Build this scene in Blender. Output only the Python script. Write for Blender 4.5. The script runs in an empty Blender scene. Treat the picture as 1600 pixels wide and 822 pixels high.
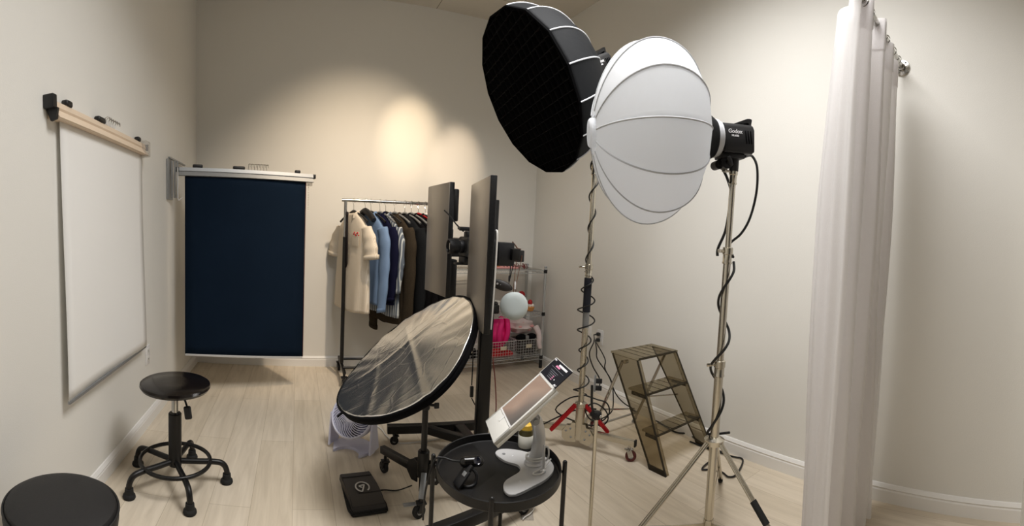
import bpy, bmesh, math, random
from mathutils import Matrix, Vector
random.seed(7)
PI = math.pi
C = bpy.context.scene.collection
SC = bpy.context.scene

# ------------------------------------------------------------------ camera model (room frame: back wall +Y, right wall +X)
H = 1.2
F, V0, PITCH, ROLL, TB = 715.8388, 411.22726, -0.05966, -0.05031, -0.47079
XL, XR, YB, ZC = -0.8769, 2.2261, 3.9321, 3.1265
YF = -2.6
cp, sp, cr, sr = math.cos(PITCH), math.sin(PITCH), math.cos(ROLL), math.sin(ROLL)
cz, sz = math.cos(TB), math.sin(TB)
CM = (Matrix(((cz, -sz, 0), (sz, cz, 0), (0, 0, 1))) @ Matrix(((1, 0, 0), (0, cp, -sp), (0, sp, cp)))
      @ Matrix(((cr, 0, sr), (0, 1, 0), (-sr, 0, cr))))
EYE = Vector((0, 0, H))
def ray(px, py):
    th = (px - 800) / F
    return CM @ Vector((math.sin(th), math.cos(th), (V0 - py) / F))
def onZ(px, py, z=0.0):
    d = ray(px, py); return EYE + d * ((z - H) / d.z)
def onD(px, py, dist):
    d = ray(px, py); return EYE + d * (dist / math.hypot(d.x, d.y))
def onY(px, py, y):
    d = ray(px, py); return EYE + d * (y / d.y)
def onX(px, py, x):
    d = ray(px, py); return EYE + d * (x / d.x)

# ------------------------------------------------------------------ materials
def lin(c):
    return tuple(((v / 255) / 12.92 if v / 255 <= 0.04045 else ((v / 255 + 0.055) / 1.055) ** 2.4) for v in c)
def mat(name, rgb, rough=0.6, metal=0.0, bump=0.0, bscale=80.0, var=0.0, vscale=6.0, spec=None, sheen=0.0, coat=0.0, trans=0.0):
    m = bpy.data.materials.new(name); m.use_nodes = True
    nt = m.node_tree; p = nt.nodes['Principled BSDF']
    col = lin(rgb)
    p.inputs['Base Color'].default_value = (*col, 1)
    p.inputs['Roughness'].default_value = rough
    p.inputs['Metallic'].default_value = metal
    if spec is not None: p.inputs['Specular IOR Level'].default_value = spec
    if sheen: p.inputs['Sheen Weight'].default_value = sheen
    if coat: p.inputs['Coat Weight'].default_value = coat
    if trans: p.inputs['Transmission Weight'].default_value = trans
    tc = nt.nodes.new('ShaderNodeTexCoord')
    if var:
        n = nt.nodes.new('ShaderNodeTexNoise'); n.inputs['Scale'].default_value = vscale; n.inputs['Detail'].default_value = 5
        nt.links.new(tc.outputs['Object'], n.inputs['Vector'])
        mx = nt.nodes.new('ShaderNodeMix'); mx.data_type = 'RGBA'
        mx.inputs[6].default_value = (*[max(0, c * (1 - var)) for c in col], 1)
        mx.inputs[7].default_value = (*[min(1, c * (1 + var)) for c in col], 1)
        nt.links.new(n.outputs['Fac'], mx.inputs[0]); nt.links.new(mx.outputs[2], p.inputs['Base Color'])
    if bump:
        n = nt.nodes.new('ShaderNodeTexNoise'); n.inputs['Scale'].default_value = bscale; n.inputs['Detail'].default_value = 4
        nt.links.new(tc.outputs['Object'], n.inputs['Vector'])
        b = nt.nodes.new('ShaderNodeBump'); b.inputs['Strength'].default_value = bump; b.inputs['Distance'].default_value = 0.01
        nt.links.new(n.outputs['Fac'], b.inputs['Height']); nt.links.new(b.outputs['Normal'], p.inputs['Normal'])
    return m
def striped(name, rgb_a, rgb_b, scale, rough=0.85, width=0.5, direction='X', bump=0.15):
    m = mat(name, rgb_a, rough, bump=bump, bscale=25)
    nt = m.node_tree; p = nt.nodes['Principled BSDF']
    tc = nt.nodes.new('ShaderNodeTexCoord')
    w = nt.nodes.new('ShaderNodeTexWave'); w.bands_direction = direction; w.inputs['Scale'].default_value = scale
    w.inputs['Distortion'].default_value = 0.3; w.inputs['Detail Scale'].default_value = 0.5
    nt.links.new(tc.outputs['Object'], w.inputs['Vector'])
    cr_ = nt.nodes.new('ShaderNodeValToRGB'); cr_.color_ramp.interpolation = 'EASE'
    cr_.color_ramp.elements[0].position = width; cr_.color_ramp.elements[0].color = (*lin(rgb_a), 1)
    cr_.color_ramp.elements[1].position = min(1, width + 0.25); cr_.color_ramp.elements[1].color = (*lin(rgb_b), 1)
    nt.links.new(w.outputs['Fac'], cr_.inputs['Fac']); nt.links.new(cr_.outputs['Color'], p.inputs['Base Color'])
    return m
def emit(name, rgb, s):
    m = bpy.data.materials.new(name); m.use_nodes = True
    nt = m.node_tree; nt.nodes.clear()
    e = nt.nodes.new('ShaderNodeEmission'); o = nt.nodes.new('ShaderNodeOutputMaterial')
    e.inputs['Color'].default_value = (*lin(rgb), 1); e.inputs['Strength'].default_value = s
    nt.links.new(e.outputs[0], o.inputs[0]); return m
def smoky(name, tint, rgb, fac):
    m = mat(name, rgb, 0.12)
    nt = m.node_tree; p = nt.nodes['Principled BSDF']; out = [n for n in nt.nodes if n.type == 'OUTPUT_MATERIAL'][0]
    t = nt.nodes.new('ShaderNodeBsdfTransparent'); t.inputs['Color'].default_value = (*lin(tint), 1)
    mx = nt.nodes.new('ShaderNodeMixShader'); mx.inputs[0].default_value = fac
    nt.links.new(t.outputs[0], mx.inputs[1]); nt.links.new(p.outputs[0], mx.inputs[2]); nt.links.new(mx.outputs[0], out.inputs[0])
    return m

def wall_mat(name, rgb):
    return mat(name, rgb, 0.65, bump=0.06, bscale=220, var=0.02, vscale=1.5, spec=0.3)
def floor_mat():
    m = bpy.data.materials.new('wood_plank_floor'); m.use_nodes = True
    nt = m.node_tree; p = nt.nodes['Principled BSDF']; L = nt.links
    tc = nt.nodes.new('ShaderNodeTexCoord')
    mp = nt.nodes.new('ShaderNodeMapping'); mp.inputs['Rotation'].default_value = (0, 0, PI / 2)
    L.new(tc.outputs['Object'], mp.inputs['Vector'])
    br = nt.nodes.new('ShaderNodeTexBrick')
    br.inputs['Scale'].default_value = 1.0; br.inputs['Brick Width'].default_value = 1.25; br.inputs['Row Height'].default_value = 0.18
    br.inputs['Mortar Size'].default_value = 0.0012; br.inputs['Mortar Smooth'].default_value = 0.3; br.inputs['Bias'].default_value = 0
    br.inputs['Color1'].default_value = (*lin((216, 204, 184)), 1); br.inputs['Color2'].default_value = (*lin((225, 214, 196)), 1)
    br.inputs['Mortar'].default_value = (*lin((184, 170, 148)), 1)
    L.new(mp.outputs['Vector'], br.inputs['Vector'])
    m2 = nt.nodes.new('ShaderNodeMapping'); m2.inputs['Scale'].default_value = (9, 0.8, 1)
    L.new(tc.outputs['Object'], m2.inputs['Vector'])
    nz = nt.nodes.new('ShaderNodeTexNoise'); nz.inputs['Scale'].default_value = 3.2; nz.inputs['Detail'].default_value = 7; nz.inputs['Roughness'].default_value = 0.6
    nz.inputs['Distortion'].default_value = 0.6
    L.new(m2.outputs['Vector'], nz.inputs['Vector'])
    rp = nt.nodes.new('ShaderNodeValToRGB')
    rp.color_ramp.elements[0].position = 0.32; rp.color_ramp.elements[0].color = (0.74, 0.70, 0.65, 1)
    rp.color_ramp.elements[1].position = 0.66; rp.color_ramp.elements[1].color = (1.04, 1.02, 1.0, 1)
    L.new(nz.outputs['Fac'], rp.inputs['Fac'])
    mx = nt.nodes.new('ShaderNodeMix'); mx.data_type = 'RGBA'; mx.blend_type = 'MULTIPLY'; mx.inputs[0].default_value = 0.6
    L.new(br.outputs['Color'], mx.inputs[6]); L.new(rp.outputs['Color'], mx.inputs[7])
    L.new(mx.outputs[2], p.inputs['Base Color'])
    p.inputs['Roughness'].default_value = 0.42; p.inputs['Specular IOR Level'].default_value = 0.4
    b = nt.nodes.new('ShaderNodeBump'); b.inputs['Strength'].default_value = 0.05; b.inputs['Distance'].default_value = 0.01
    L.new(nz.outputs['Fac'], b.inputs['Height']); L.new(b.outputs['Normal'], p.inputs['Normal'])
    return m
def ceiling_mat():
    m = mat('ceiling_tile', (214, 208, 196), 0.9, bump=0.15, bscale=120)
    nt = m.node_tree; p = nt.nodes['Principled BSDF']; L = nt.links
    tc = nt.nodes.new('ShaderNodeTexCoord'); br = nt.nodes.new('ShaderNodeTexBrick'); br.offset = 0
    mp = nt.nodes.new('ShaderNodeMapping'); mp.inputs['Location'].default_value = (0.07, 0.12, 0)
    L.new(tc.outputs['Object'], mp.inputs['Vector']); L.new(mp.outputs['Vector'], br.inputs['Vector'])
    br.inputs['Scale'].default_value = 1; br.inputs['Brick Width'].default_value = 0.61; br.inputs['Row Height'].default_value = 0.61
    br.inputs['Mortar Size'].default_value = 0.003; br.inputs['Mortar Smooth'].default_value = 0.1
    a = (*lin((214, 208, 196)), 1)
    br.inputs['Color1'].default_value = a; br.inputs['Color2'].default_value = a; br.inputs['Mortar'].default_value = (*lin((120, 112, 100)), 1)
    L.new(br.outputs['Color'], p.inputs['Base Color'])
    return m
def silver_mat():
    m = mat('crinkled_silver_fabric', (246, 244, 240), 0.26, 1.0)
    nt = m.node_tree; p = nt.nodes['Principled BSDF']; L = nt.links
    tc = nt.nodes.new('ShaderNodeTexCoord')
    mp = nt.nodes.new('ShaderNodeMapping'); mp.inputs['Scale'].default_value = (1, 2.2, 1); mp.inputs['Rotation'].default_value = (0, 0, 0.5)
    L.new(tc.outputs['Object'], mp.inputs['Vector'])
    n1 = nt.nodes.new('ShaderNodeTexNoise'); n1.inputs['Scale'].default_value = 14; n1.inputs['Detail'].default_value = 5; n1.inputs['Distortion'].default_value = 0.8
    L.new(mp.outputs['Vector'], n1.inputs['Vector'])
    wv = nt.nodes.new('ShaderNodeTexNoise'); wv.inputs['Scale'].default_value = 5
    L.new(tc.outputs['Object'], wv.inputs['Vector'])
    mv = nt.nodes.new('ShaderNodeVectorMath'); mv.operation = 'MULTIPLY_ADD'; mv.inputs[1].default_value = (0.12, 0.12, 0.12)
    L.new(wv.outputs['Color'], mv.inputs[0]); L.new(mp.outputs['Vector'], mv.inputs[2])
    vo = nt.nodes.new('ShaderNodeTexVoronoi'); vo.feature = 'DISTANCE_TO_EDGE'; vo.inputs['Scale'].default_value = 5
    L.new(mv.outputs[0], vo.inputs['Vector'])
    rp = nt.nodes.new('ShaderNodeValToRGB'); rp.color_ramp.elements[0].position = 0.0; rp.color_ramp.elements[1].position = 0.045
    rp.color_ramp.elements[0].color = (1, 1, 1, 1); rp.color_ramp.elements[1].color = (0, 0, 0, 1)
    L.new(vo.outputs['Distance'], rp.inputs['Fac'])
    ad = nt.nodes.new('ShaderNodeMath'); ad.operation = 'MULTIPLY_ADD'; ad.inputs[1].default_value = 0.5
    L.new(rp.outputs['Color'], ad.inputs[0]); L.new(n1.outputs['Fac'], ad.inputs[2])
    b = nt.nodes.new('ShaderNodeBump'); b.inputs['Strength'].default_value = 0.22; b.inputs['Distance'].default_value = 0.004
    L.new(ad.outputs[0], b.inputs['Height']); L.new(b.outputs['Normal'], p.inputs['Normal'])
    return m
def translucent(m, fac):
    nt = m.node_tree; p = nt.nodes['Principled BSDF']; out = [n for n in nt.nodes if n.type == 'OUTPUT_MATERIAL'][0]
    t = nt.nodes.new('ShaderNodeBsdfTranslucent'); t.inputs['Color'].default_value = p.inputs['Base Color'].default_value
    mx = nt.nodes.new('ShaderNodeMixShader'); mx.inputs[0].default_value = fac
    nt.links.new(p.outputs[0], mx.inputs[1]); nt.links.new(t.outputs[0], mx.inputs[2]); nt.links.new(mx.outputs[0], out.inputs[0])
    return m
def screen_reflection(name):  # reflection of the warm wall painted as a glowing grey-to-tan gradient
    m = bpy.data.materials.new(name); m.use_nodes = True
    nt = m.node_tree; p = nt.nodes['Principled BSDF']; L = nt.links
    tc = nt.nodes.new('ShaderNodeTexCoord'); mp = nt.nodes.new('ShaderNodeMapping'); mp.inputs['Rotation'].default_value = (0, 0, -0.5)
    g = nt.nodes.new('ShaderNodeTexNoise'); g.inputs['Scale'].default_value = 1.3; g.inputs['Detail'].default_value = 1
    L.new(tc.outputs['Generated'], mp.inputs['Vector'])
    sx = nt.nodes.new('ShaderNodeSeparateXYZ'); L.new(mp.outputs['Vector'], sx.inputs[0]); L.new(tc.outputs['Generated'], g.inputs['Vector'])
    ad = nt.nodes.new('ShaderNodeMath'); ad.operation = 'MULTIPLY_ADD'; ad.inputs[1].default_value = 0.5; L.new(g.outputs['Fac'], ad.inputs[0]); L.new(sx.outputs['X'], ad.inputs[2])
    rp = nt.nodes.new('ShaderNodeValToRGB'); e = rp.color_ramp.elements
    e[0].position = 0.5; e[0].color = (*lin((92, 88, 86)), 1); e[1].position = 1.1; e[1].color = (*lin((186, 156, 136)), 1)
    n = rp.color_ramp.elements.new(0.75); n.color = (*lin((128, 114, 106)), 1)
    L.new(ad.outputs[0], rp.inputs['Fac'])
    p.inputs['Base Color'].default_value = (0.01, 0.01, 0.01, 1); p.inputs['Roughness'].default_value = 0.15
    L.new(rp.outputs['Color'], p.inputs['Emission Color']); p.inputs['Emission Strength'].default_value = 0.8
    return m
def linen_mat():
    m = mat('white_linen', (246, 244, 244), 0.9, bump=0.25, bscale=260, var=0.03, vscale=60)
    p = m.node_tree.nodes['Principled BSDF']
    return translucent(m, 0.5)

M = dict(
    wall=wall_mat('painted_wall', (229, 227, 221)), floor=floor_mat(), ceil=ceiling_mat(),
    trimw=mat('white_trim_paint', (236, 234, 230), 0.4),
    black=mat('black_plastic', (22, 22, 24), 0.45), blackm=mat('black_powder_coat', (20, 19, 19), 0.4, 0.2),
    blackg=mat('glossy_black', (14, 13, 13), 0.22), rubber=mat('black_rubber', (24, 24, 24), 0.8),
    vinyl=mat('black_vinyl', (26, 25, 26), 0.55, bump=0.12, bscale=300),
    darkwood=mat('dark_lacquered_seat', (20, 15, 13), 0.2, bump=0.05, bscale=40),
    chrome=mat('polished_chrome', (190, 188, 184), 0.12, 1.0), steel=mat('satin_nickel_steel', (204, 198, 184), 0.26, 1.0),
    alu=mat('brushed_aluminium', (212, 212, 213), 0.36, 0.3), railg=mat('grey_anodised_rail', (150, 152, 153), 0.4, 0.3), greym=mat('grey_metal', (150, 152, 154), 0.4, 0.6),
    paper=mat('white_backdrop_paper', (240, 239, 236), 0.75, bump=0.1, bscale=2.2, var=0.015, vscale=2),
    wood=mat('pale_wood_rail', (226, 206, 182), 0.5, var=0.06, vscale=14),
    navy=mat('navy_backdrop_cloth', (19, 31, 46), 0.95, bump=0.1, bscale=5, var=0.15, vscale=3, spec=0.05), navyedge=mat('dark_red_hem', (70, 20, 26), 0.9),
    white=mat('white_plastic', (232, 231, 230), 0.45), lav=mat('pale_lavender_plastic', (216, 216, 234), 0.45),
    ribw=mat('off_white_rib', (190, 192, 196), 0.8), linen=linen_mat(), clear=smoky('clear_plastic', (238, 236, 232), (230, 228, 225), 0.25),
    smoke=smoky('smoky_brown_acrylic', (226, 220, 206), (124, 117, 100), 0.18), smoked=smoky('smoky_acrylic_groove', (150, 140, 120), (60, 54, 44), 0.42),
    soft=mat('black_softbox_fabric', (15, 17, 20), 0.75, bump=0.06, bscale=60, spec=0.2), blackhole=mat('black_velvet', (5, 5, 6), 0.95, spec=0.05),
    piping=mat('silver_grey_piping', (196, 198, 202), 0.5), diff=translucent(mat('white_diffusion_fabric', (240, 242, 245), 0.85, bump=0.04, bscale=30), 0.5),
    red=mat('red_anodised_metal', (178, 26, 34), 0.3, 0.5), reddark=mat('caster_red', (90, 25, 25), 0.5),
    screen=mat('matte_screen_glass', (150, 142, 132), 0.34, 0.5, spec=0.9), bezel=mat('black_bezel', (12, 12, 13), 0.4),
    silver=silver_mat(), pedal=mat('charcoal_pedal', (46, 42, 40), 0.5), lightgrey=mat('light_grey_mark', (206, 202, 198), 0.6),
    seafoam=mat('pale_blue_grey_plastic', (196, 205, 204), 0.5), lens=mat('lens_glass', (18, 20, 34), 0.06, coat=1.0),
    brownlea=mat('brown_leather', (104, 66, 44), 0.6), offwhite=mat('off_white_plastic', (222, 221, 216), 0.45),
    hotpink=mat('hot_pink_nylon', (238, 32, 128), 0.5, bump=0.3, bscale=18), tulle=mat('white_pink_tulle', (226, 210, 208), 0.9, bump=0.4, bscale=30, var=0.15, vscale=12),
    bwcloth=mat('white_cotton', (222, 218, 216), 0.9, bump=0.3, bscale=14), redcl=mat('red_cloth', (190, 30, 40), 0.8), green=mat('dark_green_cloth', (30, 60, 52), 0.8),
    cream=mat('cream_card', (214, 204, 182), 0.8), yellow=mat('yellow_plastic', (232, 188, 60), 0.5), pastry=mat('pastry_tan', (214, 150, 84), 0.7),
    berry=mat('berry_red', (180, 24, 34), 0.35), whip=mat('whipped_cream', (246, 236, 226), 0.6), skin=mat('peach_plastic', (226, 158, 140), 0.6),
    pinkpaper=mat('pink_paper', (236, 172, 172), 0.8, var=0.2, vscale=40), maroon=mat('maroon_frames', (112, 26, 30), 0.3),
    card=mat('printed_black_card', (18, 20, 30), 0.5), pinkink=mat('pink_ink', (232, 150, 186), 0.6), whiteink=mat('white_ink', (240, 240, 244), 0.6), greyink=mat('grey_ink', (120, 122, 130), 0.6),
    tan_cl=striped('cream_pinstripe_cotton', (226, 216, 200), (206, 193, 174), 40, width=0.55), blue_cl=mat('light_blue_oxford', (112, 138, 174), 0.85, bump=0.25, bscale=24),
    navy_cl=mat('navy_wool', (18, 20, 44), 0.9, bump=0.2, bscale=24, spec=0.1), stripe_cl=striped('grey_white_stripe_cotton', (88, 98, 112), (190, 196, 198), 14, width=0.62),
    tweed=mat('brown_tweed', (56, 49, 40), 0.95, bump=0.3, bscale=140, var=0.35, vscale=120, spec=0.1), char=mat('charcoal_wool', (28, 30, 33), 0.95, bump=0.2, bscale=60, var=0.2, vscale=90, spec=0.1),
    blk_cl=mat('black_wool', (14, 14, 16), 0.95, bump=0.2, bscale=60, spec=0.1), dgrey_cl=mat('dark_grey_wool', (20, 20, 22), 0.95, bump=0.2, bscale=60, spec=0.1),
    tie=mat('dark_patterned_silk', (30, 22, 26), 0.5, var=0.6, vscale=60), tabscreen=screen_reflection('tablet_screen_reflection'),
    glassjar=mat('frosted_white_jar', (226, 224, 214), 0.35), wire=mat('zinc_wire', (186, 188, 188), 0.35, 0.45), basketw=mat('white_coated_wire', (206, 206, 204), 0.5),
    cablew=mat('white_cable', (222, 220, 216), 0.5), cableb=mat('black_cable', (12, 12, 13), 0.5), redwire=mat('red_cable', (110, 40, 30), 0.5),
)

# ------------------------------------------------------------------ mesh building
def frame(z, up=Vector((0, 0, 1)), o=(0, 0, 0)):
    z = Vector(z).normalized(); up = Vector(up)
    x = up.cross(z)
    if x.length < 1e-5: x = Vector((1, 0, 0)).cross(z)
    x.normalize(); y = z.cross(x)
    m = Matrix((x, y, z)).transposed().to_4x4(); m.translation = Vector(o); return m
def T(x, y, z): return Matrix.Translation((x, y, z))
def Rz(a): return Matrix.Rotation(a, 4, 'Z')
def Ry(a): return Matrix.Rotation(a, 4, 'Y')
def Rx(a): return Matrix.Rotation(a, 4, 'X')
def smooth(pts, n=6, closed=False):
    P = [Vector(p) for p in pts]; out = []; k = len(P)
    for i in range(k if closed else k - 1):
        a, b, c, d = ((P[(i - 1) % k], P[i], P[(i + 1) % k], P[(i + 2) % k]) if closed else
                      (P[max(i - 1, 0)], P[i], P[i + 1], P[min(i + 2, k - 1)]))
        for j in range(n):
            t = j / n
            out.append(0.5 * ((2 * b) + (c - a) * t + (2 * a - 5 * b + 4 * c - d) * t * t + (3 * b - a - 3 * c + d) * t ** 3))
    if not closed: out.append(P[-1])
    return out
class MB:
    def __init__(s, Mx=None):
        s.bm = bmesh.new(); s.M = Mx.copy() if Mx else Matrix.Identity(4)
    def copy_empty(s): return MB(s.M)
    def add(s, bm2, Mx=None):
        W = s.M @ (Mx or Matrix.Identity(4))
        mp = {v: s.bm.verts.new(W @ v.co) for v in bm2.verts}
        for f in bm2.faces:
            try: s.bm.faces.new([mp[v] for v in f.verts])
            except ValueError: pass
        bm2.free(); return s
    def box(s, c, d, Mx=None, bev=0.0, seg=2):
        b = bmesh.new(); bmesh.ops.create_cube(b, size=1)
        for v in b.verts: v.co = Vector((v.co.x * d[0], v.co.y * d[1], v.co.z * d[2]))
        if bev: bmesh.ops.bevel(b, geom=b.edges[:], offset=min(bev, min(d) * 0.49), segments=seg, affect='EDGES', profile=0.5)
        return s.add(b, (Mx or Matrix.Identity(4)) @ T(*c))
    def bar(s, a, b_, w, h, bev=0.0, up=(0, 0, 1)):
        a, b_ = Vector(a), Vector(b_); d = b_ - a
        return s.box((0, 0, 0), (w, h, d.length), frame(d, up, (a + b_) / 2), bev)
    def tube(s, pts, r, n=10, closed=False, caps=True):
        P = [Vector(p) for p in pts]; k = len(P); b = bmesh.new(); rings = []
        rr = r if isinstance(r, (list, tuple)) else [r] * k
        nrm = None
        for i, p in enumerate(P):
            if closed: t = P[(i + 1) % k] - P[i - 1]
            else: t = P[min(i + 1, k - 1)] - P[max(i - 1, 0)]
            if t.length < 1e-9: t = Vector((0, 0, 1))
            t.normalize()
            if nrm is None:
                nrm = t.orthogonal().normalized()
            else:
                nrm = nrm - t * nrm.dot(t)
                if nrm.length < 1e-6: nrm = t.orthogonal()
                nrm.normalize()
            bi = t.cross(nrm)
            rings.append([b.verts.new(p + (nrm * math.cos(2 * PI * j / n) + bi * math.sin(2 * PI * j / n)) * rr[i]) for j in range(n)])
        for i in range(k if closed else k - 1):
            A, B = rings[i], rings[(i + 1) % k]
            off = 0
            if closed and i == k - 1:
                off = min(range(n), key=lambda o: sum((A[j].co - B[(j + o) % n].co).length for j in range(n)))
            for j in range(n): b.faces.new((A[j], A[(j + 1) % n], B[(j + 1 + off) % n], B[(j + off) % n]))
        if caps and not closed:
            b.faces.new(rings[0][::-1]); b.faces.new(rings[-1])
        return s.add(b)
    def rod(s, a, b_, r, n=14, r2=None):
        return s.tube([a, b_], [r, r if r2 is None else r2], n)
    def lathe(s, prof, Mx=None, n=32, caps=True, ang0=0.0):
        b = bmesh.new(); rings = []
        for r, z in prof:
            if r < 1e-6: rings.append([b.verts.new((0, 0, z))])
            else: rings.append([b.verts.new((r * math.cos(ang0 + 2 * PI * j / n), r * math.sin(ang0 + 2 * PI * j / n), z)) for j in range(n)])
        for A, B in zip(rings, rings[1:]):
            for j in range(n):
                a0, a1, b0, b1 = A[j % len(A)], A[(j + 1) % len(A)], B[j % len(B)], B[(j + 1) % len(B)]
                vs = []
                for v in (a0, a1, b1, b0):
                    if v not in vs: vs.append(v)
                if len(vs) > 2: b.faces.new(vs)
        if caps:
            if len(rings[0]) > 1: b.faces.new(rings[0][::-1])
            if len(rings[-1]) > 1: b.faces.new(rings[-1])
        return s.add(b, Mx)
    def ball(s, c, r, Mx=None, n=20, fn=None):
        r = r if isinstance(r, (tuple, list)) else (r, r, r)
        b = bmesh.new(); bmesh.ops.create_uvsphere(b, u_segments=n, v_segments=max(8, n // 2), radius=1)
        for v in b.verts:
            k = fn(v.co) if fn else 1
            v.co = Vector((v.co.x * r[0] * k, v.co.y * r[1] * k, v.co.z * r[2] * k))
        return s.add(b, (Mx or Matrix.Identity(4)) @ T(*c))
    def prism(s, poly, z0, z1, Mx=None, bev=0.0):
        b = bmesh.new()
        lo = [b.verts.new((x, y, z0)) for x, y in poly]; hi = [b.verts.new((x, y, z1)) for x, y in poly]
        k = len(poly)
        b.faces.new(lo[::-1]); b.faces.new(hi)
        for i in range(k): b.faces.new((lo[i], lo[(i + 1) % k], hi[(i + 1) % k], hi[i]))
        if bev: bmesh.ops.bevel(b, geom=b.edges[:], offset=bev, segments=2, affect='EDGES')
        return s.add(b, Mx)
    def grid(s, fn, nu, nv, Mx=None, closed_u=False):
        b = bmesh.new()
        G = [[b.verts.new(fn(i / nu, j / nv)) for j in range(nv + 1)] for i in range(nu if closed_u else nu + 1)]
        for i in range(nu):
            A, B = G[i], G[(i + 1) % len(G)]
            for j in range(nv): b.faces.new((A[j], B[j], B[j + 1], A[j + 1]))
        return s.add(b, Mx)
    def torus(s, c, R, r, axis=(0, 0, 1), n=48, m=10, sx=1.0, sy=1.0):
        Fm = frame(axis, o=c)
        return s.tube([Fm @ Vector((R * sx * math.cos(2 * PI * i / n), R * sy * math.sin(2 * PI * i / n), 0)) for i in range(n)], r, m, closed=True)
def obj(name, mb, m, parent=None, loc=None, flat=False, sharp=38, thick=0.0, sub=0):
    bm = mb.bm
    if not thick: bmesh.ops.recalc_face_normals(bm, faces=bm.faces[:])
    me = bpy.data.meshes.new(name); bm.to_mesh(me); bm.free()
    me.materials.append(M[m] if isinstance(m, str) else m)
    if not flat:
        for p in me.polygons: p.use_smooth = True
        me.set_sharp_from_angle(angle=math.radians(sharp))
    o = bpy.data.objects.new(name, me); C.objects.link(o)
    if parent: o.parent = parent
    if loc: o.location = loc
    if thick:
        md = o.modifiers.new('thickness', 'SOLIDIFY'); md.thickness = thick; md.offset = 0
    if sub:
        md = o.modifiers.new('rounding', 'SUBSURF'); md.levels = sub; md.render_levels = sub
    return o
def each(name, m, parent, fns, origin=None, **k):
    out = []
    for fn in fns:
        mb = MB() if origin is None else origin.copy_empty()
        fn(mb); out.append(obj(name, mb, m, parent, **k))
    return out
def tag(o, label, cat, group=None):
    o['label'] = label; o['category'] = cat
    if group: o['group'] = group
    return o
def thing(name, label, cat, loc=(0, 0, 0), rotz=0.0, group=None, mx=None):
    o = bpy.data.objects.new(name, None); C.objects.link(o); o.empty_display_size = 0.05
    if mx is not None: o.matrix_world = mx
    else: o.location = loc; o.rotation_euler = (0, 0, rotz)
    return tag(o, label, cat, group)
def world(loc): return MB(T(-loc[0], -loc[1], -loc[2]))       # build in room coordinates under a root placed at loc
def struct(name, mb, m, parent=None, **k):
    o = obj(name, mb, m, parent, **k); o['kind'] = 'structure'; return o
def single(name, mb_fn, m, loc, label, cat, group=None, **k):
    mb = world(loc); mb_fn(mb); o = obj(name, mb, m, loc=loc, **k); return tag(o, label, cat, group)
def dup(root, loc=None, label=None):
    def cp_(o, par):
        c = o.copy(); C.objects.link(c)
        if par: c.parent = par
        for ch in list(o.children): cp_(ch, c)
        return c
    c = cp_(root, None)
    if loc is not None: c.location = loc
    if label: c['label'] = label
    return c
def text_mb(mb, body, size, Mx, depth=0.0008, bold=0.0):
    cu = bpy.data.curves.new('lettering', 'FONT'); cu.body = body; cu.size = size; cu.extrude = depth; cu.align_x = 'CENTER'; cu.align_y = 'CENTER'; cu.offset = bold
    o = bpy.data.objects.new('lettering', cu); C.objects.link(o)
    dg = bpy.context.evaluated_depsgraph_get(); me = bpy.data.meshes.new_from_object(o.evaluated_get(dg))
    b = bmesh.new(); b.from_mesh(me); bpy.data.objects.remove(o); bpy.data.meshes.remove(me)
    mb.add(b, Mx); return mb

# ------------------------------------------------------------------ the room
t = 0.1
struct('floor', MB().box(((XL + XR) / 2, (YF + YB) / 2, -t / 2), (XR - XL + 2 * t, YB - YF + 2 * t, t)), 'floor', flat=True)
struct('ceiling', MB().box(((XL + XR) / 2, (YF + YB) / 2, ZC + t / 2), (XR - XL + 2 * t, YB - YF + 2 * t, t)), 'ceil', flat=True)
struct('wall_left', MB().box((XL - t / 2, (YF + YB) / 2, ZC / 2), (t, YB - YF + 2 * t, ZC)), 'wall', flat=True)
struct('wall_right', MB().box((XR + t / 2, (YF + YB) / 2, ZC / 2), (t, YB - YF + 2 * t, ZC)), 'wall', flat=True)
struct('wall_back', MB().box(((XL + XR) / 2, YB + t / 2, ZC / 2), (XR - XL, t, ZC)), 'wall', flat=True)
struct('trim_1', MB().box((XR - 0.055, -0.135, ZC / 2), (0.11, 0.05, ZC)), 'wall', flat=True)
BP = [(0, 0), (0.016, 0), (0.016, 0.058), (0.013, 0.064), (0.013, 0.068), (0.016, 0.072), (0.010, 0.082), (0.006, 0.088), (0, 0.090)]
def baseboard(name, a, b, n):
    a, b, n = Vector(a), Vector(b), Vector(n); d = b - a
    fm = Matrix((n, Vector((0, 0, 1)), d.normalized())).transposed().to_4x4(); fm.translation = a
    struct(name, MB().prism(BP, 0, d.length, fm), 'trimw', sharp=20)
baseboard('baseboard_left', (XL, YF, 0), (XL, YB, 0), (1, 0, 0))
baseboard('baseboard_back', (XL, YB, 0), (XR, YB, 0), (0, -1, 0))
baseboard('baseboard_right', (XR, -0.11, 0), (XR, YB, 0), (-1, 0, 0))

# ------------------------------------------------------------------ wall plates and plugs
def plate(name, loc, n, label, slots=True, group=None):
    r = thing(name, label, 'outlet', loc)
    fm = frame(n, (0, 0, 1))
    obj('cover_plate', MB(fm).box((0, 0, 0.003), (0.072, 0.116, 0.006), bev=0.002), 'white', r)
    if slots:
        for s in (-1, 1):
            so = obj('socket', MB(fm).box((0, s * 0.024, 0.007), (0.034, 0.028, 0.003), bev=0.001), 'offwhite', r)
            mb = MB(fm)
            for x in (-0.006, 0.006): mb.box((x, s * 0.024, 0.0088), (0.002, 0.009, 0.0012))
            obj('slot', mb, 'black', so)
    else:
        for s in (-1, 1): obj('screw', MB(fm).lathe([(0.003, 0.006), (0.003, 0.0072), (0, 0.0076)], T(0, s * 0.042, 0), 10), 'greym', r)
    return r
pL = onX(230, 554, XL); plate('wall_outlet', (XL, pL.y, pL.z), (1, 0, 0), 'white outlet on the left wall below the white paper backdrop')
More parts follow.
